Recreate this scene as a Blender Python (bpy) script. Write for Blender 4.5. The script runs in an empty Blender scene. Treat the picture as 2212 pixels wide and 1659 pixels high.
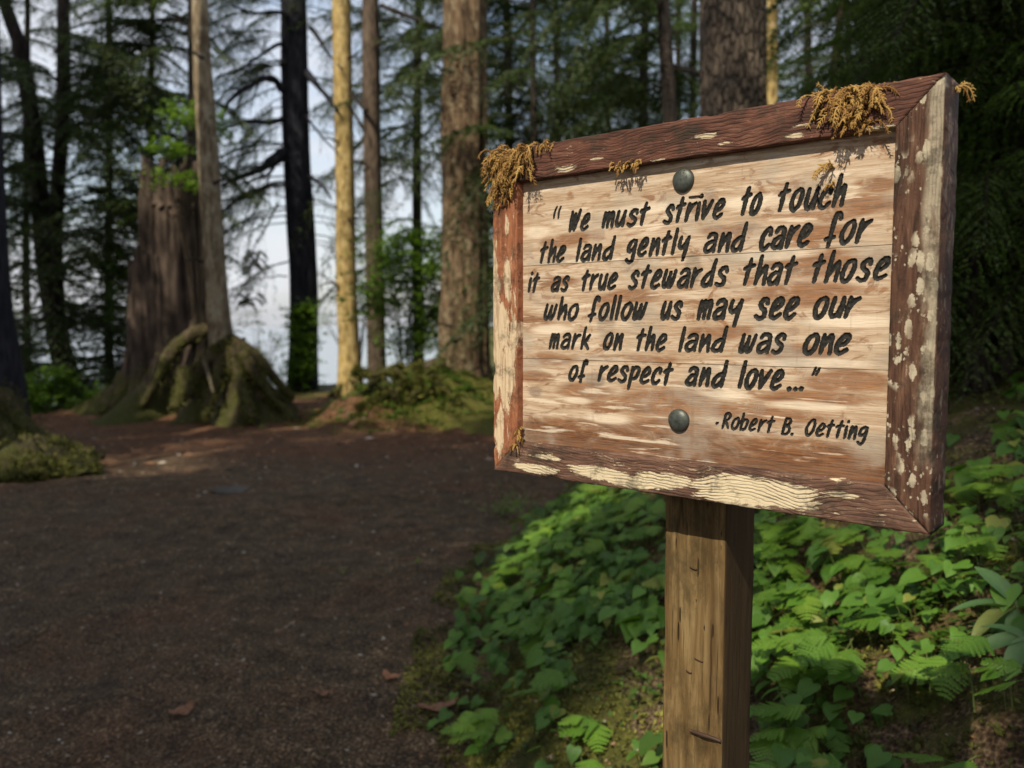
import bpy, math, random
import numpy as np
from mathutils import Vector, Matrix
random.seed(7)
RNG = np.random.default_rng(11)
sc = bpy.context.scene
COL = sc.collection

# ------------------------------------------------------------------ camera, light, exposure
EYE = 1.45
PITCH = math.radians(4.06)
cam_data = bpy.data.cameras.new("camera")
cam = bpy.data.objects.new("camera", cam_data)
COL.objects.link(cam)
cam.location = (0, 0, EYE)
cam.rotation_euler = (math.radians(90) - PITCH, 0, 0)
cam_data.sensor_width = 36
cam_data.lens = 29.13
cam_data.clip_start = 0.05
cam_data.clip_end = 2500
cam_data.dof.use_dof = True
cam_data.dof.focus_distance = 1.02
cam_data.dof.aperture_fstop = 5.0
sc.camera = cam

SUN_EL = math.radians(47)
SUN_H = Vector((-.53, -.847, 0)).normalized()
SUN = Vector((SUN_H.x * math.cos(SUN_EL), SUN_H.y * math.cos(SUN_EL), math.sin(SUN_EL)))
world = bpy.data.worlds.new("World")
sc.world = world
world.use_nodes = True
wt = world.node_tree
wt.nodes.clear()
wout = wt.nodes.new("ShaderNodeOutputWorld")
wbg = wt.nodes.new("ShaderNodeBackground")
wsky = wt.nodes.new("ShaderNodeTexSky")
wsky.sky_type = 'NISHITA'
wsky.sun_disc = False
wsky.sun_elevation = SUN_EL
wsky.sun_rotation = math.atan2(SUN.x, SUN.y)
wsky.air_density = 1.2
wsky.dust_density = 2.5
wtc = wt.nodes.new("ShaderNodeTexCoord")
wmap = wt.nodes.new("ShaderNodeMapping")
wmap.inputs['Scale'].default_value = (1.6, 1.6, 5.0)
wno = wt.nodes.new("ShaderNodeTexNoise")
wno.inputs['Scale'].default_value = 1.7
wno.inputs['Detail'].default_value = 6
wno.inputs['Roughness'].default_value = .6
wr = wt.nodes.new("ShaderNodeMapRange")
wr.inputs['From Min'].default_value = .28
wr.inputs['From Max'].default_value = .62
wr.inputs['To Max'].default_value = .85
wmx = wt.nodes.new("ShaderNodeMix")
wmx.data_type = 'RGBA'
wmx.inputs['B'].default_value = (4.35, 4.45, 4.75, 1)
wt.links.new(wtc.outputs['Generated'], wmap.inputs['Vector'])
wt.links.new(wmap.outputs['Vector'], wno.inputs['Vector'])
wt.links.new(wno.outputs['Fac'], wr.inputs['Value'])
wt.links.new(wr.outputs['Result'], wmx.inputs['Factor'])
wt.links.new(wsky.outputs['Color'], wmx.inputs['A'])
wt.links.new(wmx.outputs['Result'], wbg.inputs['Color'])
wbg.inputs['Strength'].default_value = 0.095
wt.links.new(wbg.outputs['Background'], wout.inputs['Surface'])

sun_data = bpy.data.lights.new("sun", 'SUN')
sun_data.energy = 2.5
sun_data.angle = math.radians(0.5)
sun_data.color = (1.0, .91, .74)
sun = bpy.data.objects.new("sun", sun_data)
COL.objects.link(sun)
sun.rotation_euler = SUN.to_track_quat('Z', 'Y').to_euler()
sc.view_settings.view_transform = 'Standard'
sc.view_settings.look = 'None'
sc.view_settings.exposure = 1.05
sc.view_settings.gamma = 1.0
sc.view_settings.use_curve_mapping = False
sc.cycles.max_bounces = 6
sc.cycles.transparent_max_bounces = 4
sc.cycles.use_denoising = True

# ------------------------------------------------------------------ small helpers
def at(px, py, Y):
    """the world point seen at (px, py) of a 2212 px wide picture, Y metres ahead"""
    f = .809 * 2212
    x = (px - 1106) / f
    z = -(py - 829.5) / f
    c, s = math.cos(PITCH), math.sin(PITCH)
    dy, dz = c + z * s, z * c - s
    t = Y / dy
    return Vector((x * t, Y, EYE + dz * t))

def ss(a, b, x):
    t = np.clip((x - a) / (b - a), 0, 1)
    return t * t * (3 - 2 * t)

def _h(ix, iy, iz, seed):
    n = (ix.astype(np.int64) * 374761393 + iy.astype(np.int64) * 668265263 + iz.astype(np.int64) * 2147483647 + seed * 1274126177) & 0xffffffff
    n = ((n ^ (n >> 13)) * 1274126177) & 0xffffffff
    n = n ^ (n >> 16)
    return (n & 0xffff) / 65535.0

def vnoise(x, y, z=0.0, seed=0):
    x, y, z = np.broadcast_arrays(np.asarray(x, float), np.asarray(y, float), np.asarray(z, float))
    fx, fy, fz = np.floor(x), np.floor(y), np.floor(z)
    ux, uy, uz = x - fx, y - fy, z - fz
    ux, uy, uz = ux * ux * (3 - 2 * ux), uy * uy * (3 - 2 * uy), uz * uz * (3 - 2 * uz)
    r = 0
    for i in (0, 1):
        for j in (0, 1):
            for k in (0, 1):
                w = (ux if i else 1 - ux) * (uy if j else 1 - uy) * (uz if k else 1 - uz)
                r = r + w * _h(fx + i, fy + j, fz + k, seed)
    return r * 2 - 1

def fbm(x, y, z=0.0, seed=0, oct=4, gain=.5):
    r, a, f = 0, 1, 1
    for o in range(oct):
        r = r + a * vnoise(np.asarray(x) * f, np.asarray(y) * f, np.asarray(z) * f, seed + o)
        a *= gain
        f *= 2.03
    return r

class MB:
    """collects arrays of verts, faces and a per-vertex tint"""
    def __init__(s):
        s.v, s.f, s.t, s.m, s.n = [], [], [], [], 0
    def add(s, v, f, tint=0.5, mat=0):
        v = np.asarray(v, float).reshape(-1, 3)
        f = np.asarray(f, int)
        s.v.append(v)
        s.f.append(f + s.n)
        s.t.append(np.broadcast_to(np.asarray(tint, float), (len(v),)))
        s.m.append(np.full(len(f), mat))
        s.n += len(v)
    def mesh(s, name, mats, smooth=False):
        me = bpy.data.meshes.new(name)
        v = np.concatenate(s.v)
        me.vertices.add(len(v))
        me.vertices.foreach_set('co', v.ravel())
        loops = np.concatenate([f.ravel() for f in s.f])
        sizes = np.concatenate([np.full(len(f), f.shape[1]) for f in s.f])
        me.loops.add(len(loops))
        me.loops.foreach_set('vertex_index', loops)
        me.polygons.add(len(sizes))
        st = np.concatenate([[0], np.cumsum(sizes)[:-1]])
        me.polygons.foreach_set('loop_start', st)
        me.polygons.foreach_set('material_index', np.concatenate(s.m))
        if smooth:
            me.polygons.foreach_set('use_smooth', np.ones(len(sizes), bool))
        a = me.attributes.new('tint', 'FLOAT', 'POINT')
        a.data.foreach_set('value', np.concatenate(s.t))
        for m in (mats if isinstance(mats, (list, tuple)) else [mats]):
            me.materials.append(m)
        me.update(calc_edges=True)
        me.validate()
        return me
    def build(s, name, mats, parent=None, smooth=False):
        return link(name, s.mesh(name, mats, smooth), parent)

def link(name, data, parent=None, loc=None):
    o = bpy.data.objects.new(name, data)
    COL.objects.link(o)
    o.parent = parent
    if loc is not None:
        o.location = loc
    return o

def tag(o, label, cat, group=None, kind=None):
    if label: o['label'] = label
    if cat: o['category'] = cat
    if group: o['group'] = group
    if kind: o['kind'] = kind
    return o

def thing(name, loc, label, cat, group=None, rz=0.0):
    o = link(name, None, None, loc)
    o.rotation_euler = (0, 0, rz)
    o.empty_display_size = .1
    return tag(o, label, cat, group)

def grid_faces(nu, nv, wrap=False):
    """quads of a (nu rings) x (nv) lattice"""
    i, j = np.meshgrid(np.arange(nu - 1), np.arange(nv if wrap else nv - 1), indexing='ij')
    a = i * nv + j
    b = i * nv + (j + 1) % nv
    return np.stack([a, b, b + nv, a + nv], -1).reshape(-1, 4)

def smooth_path(pts, n):
    """Catmull-Rom through pts, n samples"""
    P = np.array(pts, float)
    if len(P) == 1:
        return np.repeat(P, 2, 0)
    if len(P) == 2:
        t = np.linspace(0, 1, n)[:, None]
        return P[0] * (1 - t) + P[1] * t
    Q = np.vstack([2 * P[0] - P[1], P, 2 * P[-1] - P[-2]])
    u = np.linspace(0, len(P) - 1 - 1e-9, n)
    k = u.astype(int)
    t = (u - k)[:, None]
    a, b, c, d = Q[k], Q[k + 1], Q[k + 2], Q[k + 3]
    return .5 * (2 * b + (c - a) * t + (2 * a - 5 * b + 4 * c - d) * t * t + (3 * b - a - 3 * c + d) * t ** 3)

def tube(mb, pts, rad, ns=8, n=None, tint=.5, mat=0, rough=0.0, rseed=0, cap=True, ring=None):
    """swept tube along pts with radii; rough: relative radial noise; ring(theta, s, p) -> factor"""
    n = n or max(2, len(pts))
    P = smooth_path(pts, n) if n != len(pts) or len(pts) > 2 else np.array(pts, float)
    R = np.interp(np.linspace(0, 1, n), np.linspace(0, 1, len(np.atleast_1d(rad))), np.atleast_1d(rad))
    T = np.gradient(P, axis=0)
    T /= np.linalg.norm(T, axis=1)[:, None] + 1e-12
    ref = np.array([0, 0, 1.]) if abs(T[0][2]) < .9 else np.array([1., 0, 0])
    U = np.cross(T, ref); U /= np.linalg.norm(U, axis=1)[:, None] + 1e-9
    V = np.cross(T, U)
    th = np.linspace(0, 2 * np.pi, ns, endpoint=False)
    fac = np.ones((n, ns))
    if rough:
        fac = fac + rough * fbm(np.cos(th)[None] * 2 + np.zeros((n, 1)), np.sin(th)[None] * 2 + np.zeros((n, 1)), np.arange(n)[:, None] * .35 + rseed, seed=rseed, oct=3)
    if ring is not None:
        fac = fac * ring(th[None], np.linspace(0, 1, n)[:, None], P)
    X = P[:, None] + (U[:, None] * np.cos(th)[None, :, None] + V[:, None] * np.sin(th)[None, :, None]) * (R[:, None] * fac)[..., None]
    base = mb.n
    mb.add(X, grid_faces(n, ns, True), tint, mat)
    if cap:
        for k, q in ((0, P[0]), (n - 1, P[-1])):
            idx = np.arange(ns)
            c = mb.n
            mb.add(q[None], np.zeros((0, 3), int), tint, mat)
            f = np.stack([k * ns + idx, k * ns + (idx + 1) % ns, np.full(ns, c - base)], -1) + base
            mb.f.append(f); mb.m.append(np.full(ns, mat))
    return P

# ------------------------------------------------------------------ node shorthand
class V:
    def __init__(s, nt, sock): s.nt, s.s = nt, sock
    def _m(s, op, *a):
        n = s.nt.nodes.new('ShaderNodeMath'); n.operation = op
        for i, q in enumerate((s,) + a):
            if isinstance(q, V): s.nt.links.new(q.s, n.inputs[i])
            else: n.inputs[i].default_value = q
        return V(s.nt, n.outputs[0])
    def __add__(s, o): return s._m('ADD', o)
    def __sub__(s, o): return s._m('SUBTRACT', o)
    def __mul__(s, o): return s._m('MULTIPLY', o)
    def __truediv__(s, o): return s._m('DIVIDE', o)
    def max(s, o): return s._m('MAXIMUM', o)
    def min(s, o): return s._m('MINIMUM', o)
    def sqrt(s): return s._m('SQRT')
    def sin(s): return s._m('SINE')
    def abs(s): return s._m('ABSOLUTE')
    def rng(s, a, b, c=0., d=1.):
        n = s.nt.nodes.new('ShaderNodeMapRange'); n.interpolation_type = 'SMOOTHSTEP'
        s.nt.links.new(s.s, n.inputs['Value'])
        for k, q in zip(('From Min', 'From Max', 'To Min', 'To Max'), (a, b, c, d)): n.inputs[k].default_value = q
        return V(s.nt, n.outputs[0])

class Mat:
    def __init__(s, name):
        s.m = bpy.data.materials.new(name); s.m.use_nodes = True
        s.nt = s.m.node_tree
        s.p = s.nt.nodes['Principled BSDF']
        s.out = s.nt.nodes['Material Output']
        tc = s.nt.nodes.new('ShaderNodeTexCoord')
        s.obj = tc.outputs['Object']
        g = s.nt.nodes.new('ShaderNodeNewGeometry')
        s.pos = g.outputs['Position']
        s.nrm = g.outputs['Normal']
    def vec(s, src, scale=(1, 1, 1), off=(0, 0, 0)):
        n = s.nt.nodes.new('ShaderNodeMapping')
        s.nt.links.new(src, n.inputs['Vector'])
        n.inputs['Scale'].default_value = scale
        n.inputs['Location'].default_value = off
        return n.outputs[0]
    def xyz(s, src):
        n = s.nt.nodes.new('ShaderNodeSeparateXYZ'); s.nt.links.new(src, n.inputs[0])
        return [V(s.nt, n.outputs[i]) for i in range(3)]
    def noise(s, src, scale=1., detail=4., rough=.55, dist=0.):
        n = s.nt.nodes.new('ShaderNodeTexNoise'); s.nt.links.new(src, n.inputs['Vector'])
        n.inputs['Scale'].default_value = scale; n.inputs['Detail'].default_value = detail
        n.inputs['Roughness'].default_value = rough; n.inputs['Distortion'].default_value = dist
        return V(s.nt, n.outputs['Fac'])
    def voro(s, src, scale=1., feature='F1', rand=1.):
        n = s.nt.nodes.new('ShaderNodeTexVoronoi'); s.nt.links.new(src, n.inputs['Vector'])
        n.inputs['Scale'].default_value = scale; n.feature = feature; n.inputs['Randomness'].default_value = rand
        return V(s.nt, n.outputs['Distance'])
    def attr(s, name='tint'):
        n = s.nt.nodes.new('ShaderNodeAttribute'); n.attribute_name = name
        return V(s.nt, n.outputs['Fac'])
    def rand(s):
        n = s.nt.nodes.new('ShaderNodeObjectInfo'); return V(s.nt, n.outputs['Random'])
    def ramp(s, fac, stops):
        n = s.nt.nodes.new('ShaderNodeValToRGB'); s.nt.links.new(fac.s, n.inputs[0])
        e = n.color_ramp.elements
        while len(e) < len(stops): e.new(.5)
        for q, (p, c) in zip(e, stops): q.position = p; q.color = (*c, 1)
        return n.outputs[0]
    def mix(s, fac, a, b, mode='MIX'):
        n = s.nt.nodes.new('ShaderNodeMix'); n.data_type = 'RGBA'; n.blend_type = mode
        if isinstance(fac, V): s.nt.links.new(fac.s, n.inputs['Factor'])
        else: n.inputs['Factor'].default_value = fac
        for k, q in (('A', a), ('B', b)):
            if isinstance(q, tuple): n.inputs[k].default_value = (*q, 1)
            else: s.nt.links.new(q, n.inputs[k])
        return n.outputs['Result']
    def blob(s, X, Y, cx, cy, rx, ry):
        """1 at an ellipse's centre falling to 0 at its rim"""
        a = (X - cx) / rx; b = (Y - cy) / ry
        return ((a * a + b * b).sqrt() * -1. + 1.).max(0.)
    def blobs(s, X, Y, lst):
        r = None
        for q in lst:
            b = s.blob(X, Y, *q); r = b if r is None else r.max(b)
        return r
    def bump(s, h, strength=.5, dist=.01, prev=None):
        n = s.nt.nodes.new('ShaderNodeBump'); n.inputs['Strength'].default_value = strength
        n.inputs['Distance'].default_value = dist
        s.nt.links.new(h.s, n.inputs['Height'])
        if prev: s.nt.links.new(prev, n.inputs['Normal'])
        return n.outputs[0]
    def done(s, color, rough=.8, normal=None, spec=.3):
        if isinstance(color, tuple): s.p.inputs['Base Color'].default_value = (*color, 1)
        else: s.nt.links.new(color, s.p.inputs['Base Color'])
        if isinstance(rough, V): s.nt.links.new(rough.s, s.p.inputs['Roughness'])
        else: s.p.inputs['Roughness'].default_value = rough
        s.p.inputs['Specular IOR Level'].default_value = spec
        if normal: s.nt.links.new(normal, s.p.inputs['Normal'])
        return s.m
    def leaf(s, color, rough=.5, trans=.35, normal=None, spec=.35):
        s.done(color, rough, normal, spec)
        t = s.nt.nodes.new('ShaderNodeBsdfTranslucent')
        c2 = s.mix(1., color, (1.0, 1.05, .45), 'MULTIPLY')
        s.nt.links.new(c2, t.inputs['Color'])
        mx = s.nt.nodes.new('ShaderNodeMixShader'); mx.inputs[0].default_value = trans
        s.nt.links.new(s.p.outputs[0], mx.inputs[1]); s.nt.links.new(t.outputs[0], mx.inputs[2])
        s.nt.links.new(mx.outputs[0], s.out.inputs['Surface'])
        return s.m

# ------------------------------------------------------------------ materials
def bark(name, dark, light, vs=1.0, moss=0.0, mossz=1.0, lichen=None, rough=.9, patch=None):
    m = Mat(name)
    st = m.vec(m.obj, (1, 1, .16))
    a = m.noise(st, 16 * vs, 6, .65, .6)
    b = m.voro(m.vec(m.obj, (1, 1, .2)), 22 * vs, 'F1')
    f = (a * .7 + b * .5).rng(.28, .8)
    col = m.ramp(f, [(0, dark), (.55, tuple((p + q) / 2 for p, q in zip(dark, light))), (1, light)])
    big = m.noise(m.vec(m.obj, (1, 1, .45)), 3.0, 5, .65)
    col = m.mix(big.rng(.42, .66) * .62, col, dark)
    if lichen:
        l = m.noise(m.vec(m.obj, (1, 1, .6)), 9, 5, .7).rng(.5, .6)
        col = m.mix(l * .8, col, lichen)
    if moss:
        z = m.xyz(m.obj)[2]
        g = (m.noise(m.obj, 5, 4, .6) * 1.4 - z / mossz + (moss - .5)).rng(.25, .75)
        gc = m.ramp(m.noise(m.obj, 30, 4, .7), [(.3, (.018, .021, .007)), (.7, (.085, .085, .022))])
        col = m.mix(g, col, gc)
    nb = m.bump(a, .9, .03)
    nb = m.bump(b, .6, .015, nb)
    return m.done(col, rough, nb, .15)

M = {}
def plate_bark(name):
    m = Mat(name)
    v = m.vec(m.obj, (1, 1, .33))
    warp = m.noise(v, 9, 4, .7)
    st = m.nt.nodes.new('ShaderNodeVectorMath'); st.operation = 'ADD'
    sc_ = m.nt.nodes.new('ShaderNodeVectorMath'); sc_.operation = 'SCALE'; sc_.inputs['Scale'].default_value = .05
    n = m.nt.nodes.new('ShaderNodeTexNoise'); n.inputs['Scale'].default_value = 14; n.inputs['Detail'].default_value = 4
    m.nt.links.new(v, n.inputs['Vector']); m.nt.links.new(n.outputs['Color'], sc_.inputs[0])
    m.nt.links.new(v, st.inputs[0]); m.nt.links.new(sc_.outputs[0], st.inputs[1])
    c = m.voro(st.outputs[0], 19, 'DISTANCE_TO_EDGE')
    g = m.noise(m.vec(m.obj, (1, 1, .4)), 42, 5, .7)
    col = m.ramp(g, [(.3, (.07, .053, .04)), (.55, (.20, .155, .115)), (.75, (.34, .275, .21))])
    col = m.mix(c.rng(.12, .01) * .85, col, (.012, .009, .007))
    nb = m.bump(c.rng(0, .18), .9, .02)
    return m.done(col, .9, m.bump(g, .7, .01, nb), .15)
M['bark_plate'] = plate_bark('scaly hemlock bark')
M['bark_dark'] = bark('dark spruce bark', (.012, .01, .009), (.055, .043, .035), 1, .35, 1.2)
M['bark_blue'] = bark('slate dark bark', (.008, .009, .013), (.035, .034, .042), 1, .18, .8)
M['bark_mid'] = bark('grey brown bark', (.03, .022, .016), (.15, .11, .08), 1, .2, 1.0)
M['bark_cedar'] = bark('fluted cedar bark', (.028, .018, .011), (.19, .125, .073), .8, .25, .8, (.24, .19, .12))
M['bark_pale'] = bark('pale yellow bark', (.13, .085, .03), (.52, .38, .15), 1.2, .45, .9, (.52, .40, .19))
M['bark_mottle'] = bark('mottled alder bark', (.07, .05, .03), (.33, .26, .17), 1.1, .55, 1.3, (.36, .31, .22))
M['stump'] = bark('rotting red stump wood', (.018, .013, .010), (.105, .076, .058), .6, .6, 1.3)
M['root_moss'] = bark('mossy root', (.020, .015, .010), (.11, .08, .05), 1, .42, 6)
M['twig'] = bark('twig bark', (.02, .016, .012), (.07, .055, .04), 2)
M['snag'] = bark('pale dead twig', (.08, .065, .045), (.22, .18, .12), 2)

def foliage(name, lo, hi, trans=.3, rough=.55):
    m = Mat(name)
    t = (m.attr() * .75 + m.rand() * .25)
    c = m.ramp(t, [(0, lo), (1, hi)])
    return m.leaf(c, rough, trans)
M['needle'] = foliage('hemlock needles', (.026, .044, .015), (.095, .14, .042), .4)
M['needle_lit'] = foliage('hemlock needles painted lit', (.045, .08, .018), (.16, .235, .05), .45)  # lighter copy of the needle colour, with light painted in
M['needle_dark'] = foliage('hemlock needles painted shaded', (.022, .042, .014), (.075, .115, .034), .35)  # darker copy of the needle colour, with shade painted in
M['shrub'] = foliage('bright huckleberry leaves', (.07, .15, .02), (.24, .38, .065), .55)

M['creeper'] = foliage('creeping leaves', (.035, .08, .01), (.11, .2, .025), .3, .45)
def leafmat(name, lo, hi, veins=True):
    m = Mat(name)
    x, y, z = m.xyz(m.obj)
    t = m.rand() * .6 + m.noise(m.obj, 40, 3, .6) * .4
    c = m.ramp(t, [(.15, lo), (.85, hi)])
    # darker and paler blemishes of the blade itself, pale veins fanning from the stalk
    v = ((y * 1. ) / (x.abs() + .02))
    w = m.nt.nodes.new('ShaderNodeTexWave'); w.inputs['Scale'].default_value = 55
    w.bands_direction = 'Y'; w.inputs['Distortion'].default_value = 1.2
    m.nt.links.new(m.vec(m.obj, (.55, 1, 1)), w.inputs['Vector'])
    vn = V(m.nt, w.outputs['Fac'])
    c = m.mix(vn.rng(.8, 1.) * .22, c, tuple(min(1, q * 1.8 + .02) for q in hi))
    c = m.mix(m.rand().rng(.9, .97) * .6, c, (.30, .26, .05))
    sp = m.noise(m.obj, 9, 4, .7).rng(.63, .68)
    c = m.mix(sp * .7, c, (.16, .10, .035))
    nb = m.bump(vn, .25, .002)
    return m.leaf(c, .42, .34, nb, .4)
M['heart'] = leafmat('heart leaf', (.045, .12, .012), (.125, .26, .030))
M['fern'] = leafmat('oak fern frond', (.08, .18, .018), (.18, .32, .035))
M['pale_leaf'] = leafmat('pale lance leaf', (.07, .15, .045), (.12, .22, .08))
M['stem'] = Mat('leaf stalk').done((.10, .13, .035), .6)

def make_soil():
    m = Mat('forest floor')
    P = m.pos
    x, y, z = m.xyz(P)
    fine = m.noise(P, 60, 5, .75)
    gr = m.voro(P, 95)
    med = m.noise(P, 7, 6, .75)
    f = (fine * .6 + gr * .35 + med * .42).rng(.40, .98)
    soil = m.ramp(f, [(0, (.012, .0075, .004)), (.38, (.052, .034, .0175)), (.68, (.13, .087, .047)), (1, (.36, .26, .16))])
    red = m.ramp(f, [(0, (.022, .009, .004)), (.6, (.12, .055, .026)), (1, (.26, .14, .075))])
    far = (y + m.noise(P, 1.2, 3, .6) * 4.).rng(9.5, 12.5)
    pt = m.noise(P, .9, 5, .65).rng(.45, .68) * .6
    soil = m.mix(far.max(pt), soil, red)
    soil = m.mix(m.noise(P, 2.6, 5, .7).rng(.5, .7) * .45, soil, (.020, .014, .010))
    soil = m.mix(m.noise(P, 1.6, 4, .6).rng(.54, .7) * .35, soil, (.11, .082, .052))
    moss = m.ramp(m.noise(P, 45, 5, .8), [(.25, (.022, .024, .005)), (.5, (.078, .078, .013)), (.75, (.17, .155, .028))])
    a = m.attr('moss')
    mk = (a + (m.noise(P, 6, 5, .7) - .5) * 1.5).rng(.35, .65)
    col = m.mix(mk, soil, moss)
    nb = m.bump(fine, .8, .012)
    nb = m.bump(gr, .5, .006, nb)
    return m.done(col, .85, nb, .25)
M['soil'] = make_soil()
def make_water():
    m = Mat('sea water')
    n = m.noise(m.vec(m.pos, (1, 1, 1)), .9, 4, .6)
    return m.done((.18, .22, .26), .16, m.bump(n, .25, .2), .6)
M['water'] = make_water()

# ---- sign materials (object space: x along the board, z up; u = x - .30 is 0 at the right edge)
def make_board(k):
    m = Mat('weathered board %d' % k)
    ox, oy, oz = m.xyz(m.obj)
    u = ox - .300
    st = m.vec(m.obj, (3.2, 1, 34), (k * 3.1, 0, k * 1.7))
    wob = m.noise(m.vec(m.obj, (7, 1, 16)), 1., 4, .6)
    g1 = m.noise(st, 3.2, 7, .68, .9)
    g2 = m.noise(m.vec(m.obj, (10, 1, 210)), 2.4, 5, .65, .5)
    g3 = m.noise(m.vec(m.obj, (6, 1, 14), (k * 5.3, 0, 1)), 3.2, 6, .7, 1.2)
    base = m.ramp(g1, [(.24, (.25, .14, .08)), (.38, (.42, .29, .185)), (.53, (.55, .42, .30)), (.74, (.68, .57, .45))])
    # fine grain lines
    base = m.mix(g2.rng(.48, .64) * .55, base, (.30, .16, .075))
    # brown weathering patches with places of their own, and noise-shaped ones
    bl = [(-.111, 1.577, .08, .016), (-.136, 1.552, .05, .014), (-.14, 1.517, .07, .02), (-.145, 1.486, .08, .016), (-.481, 1.570, .055, .011),
          (-.443, 1.359, .06, .016), (-.327, 1.348, .09, .024), (-.093, 1.388, .06, .014), (-.129, 1.368, .08, .012), (-.147, 1.418, .06, .012),
          (-.542, 1.456, .05, .016), (-.25, 1.44, .06, .01), (-.19, 1.345, .10, .014), (-.54, 1.375, .05, .012), (-.30, 1.318, .10, .014), (-.50, 1.51, .05, .01),
          (-.335, 1.41, .05, .009), (-.38, 1.487, .06, .010), (-.50, 1.405, .05, .012), (-.45, 1.302, .12, .02), (-.15, 1.305, .10, .018), (-.07, 1.60, .03, .012), (-.24, 1.565, .05, .008), (-.41, 1.34, .07, .008)]
    B = m.blobs(u + (wob - .5) * .06, oz + (wob - .5) * .03, [(a, b - GZ, c, d) for a, b, c, d in bl])
    br = ((B * 2.6).min(1.) * (g3.rng(.2, .5))).max(g3.rng(.53, .63) * .9)
    base = m.mix(br * .78, base, m.ramp(g2, [(.35, (.10, .034, .011)), (.65, (.33, .135, .048))]))
    # damp dark bottom strip
    low = (oz * -1. + (1.336 - GZ) + (g3 - .5) * .07).rng(.0, .048)
    base = m.mix(low * .9, base, m.ramp(g2, [(.35, (.06, .024, .012)), (.7, (.24, .10, .042))]))
    # bleached streaks
    wl = [(-.125, 1.408, .07, .006), (-.134, 1.358, .055, .006), (-.09, 1.454, .07, .009), (-.408, 1.323, .045, .008), (-.528, 1.583, .035, .010),
          (-.508, 1.444, .04, .008), (-.178, 1.532, .06, .008), (-.36, 1.60, .07, .01), (-.24, 1.365, .05, .006), (-.20, 1.595, .05, .01), (-.46, 1.345, .03, .006)]
    Wm = m.blobs(u + (wob - .5) * .05, oz, [(a, b - GZ, c, d) for a, b, c, d in wl])
    wm2 = (Wm * (1.4)).max(m.noise(m.vec(m.obj, (4, 1, 42), (9 + k, 0, 4)), 3.0, 5, .6, .5).rng(.58, .68) * .65)
    base = m.mix((wm2 * 1.1).min(.65), base, (.80, .68, .53))
    # grey smudges and knots
    K = m.blobs(u, oz, [(a, b - GZ, c, d) for a, b, c, d in [(-.412, 1.450, .018, .026), (-.284, 1.52, .014, .024), (-.43, 1.375, .02, .012), (-.535, 1.354, .016, .010)]])
    base = m.mix((K * 1.6).min(.55) * wob.rng(.25, .6), base, (.12, .115, .10))
    K2 = m.blobs(u + (g3 - .5) * .01, oz, [(a, b - GZ, c, d) for a, b, c, d in [(-.535, 1.354, .011, .009), (-.339, 1.358, .010, .009), (-.43, 1.378, .008, .008), (-.194, 1.351, .010, .010), (-.155, 1.443, .008, .006), (-.426, 1.572, .012, .010)]])
    ringy = (K2 * 34.).sin().rng(-.3, 1.)
    base = m.mix(K2.rng(.0, .25) * .5, base, m.ramp(ringy, [(0, (.17, .095, .07)), (1, (.52, .38, .27))]))
    # grey weathering film in broad clouds, and faint run-down stains
    gy = m.noise(m.vec(m.obj, (7, 1, 9), (3, 0, k)), 1.4, 4, .6).rng(.5, .66)
    base = m.mix(gy * .58, base, (.36, .31, .25))
    rn = m.noise(m.vec(m.obj, (60, 1, 5), (1, 0, 2)), 1.2, 4, .6).rng(.62, .72)
    base = m.mix(rn * .35, base, (.22, .12, .065))
    # specks, pin holes
    sp = m.voro(m.obj, 150).rng(.07, .03) * m.noise(m.obj, 26, 2, .5).rng(.46, .56)
    base = m.mix(sp * .8, base, (.08, .045, .025))
    # dry cracks along the grain
    cr = m.noise(m.vec(m.obj, (16, 1, 170), (2, 0, 3)), 1.6, 4, .6, .8).rng(.67, .73)
    base = m.mix(cr * .5, base, (.11, .055, .03))
    nb = m.bump(g2, .55, .0012)
    nb = m.bump(cr * -1., .5, .0015, nb)
    return m.done(base, .62, nb, .25)

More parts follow.
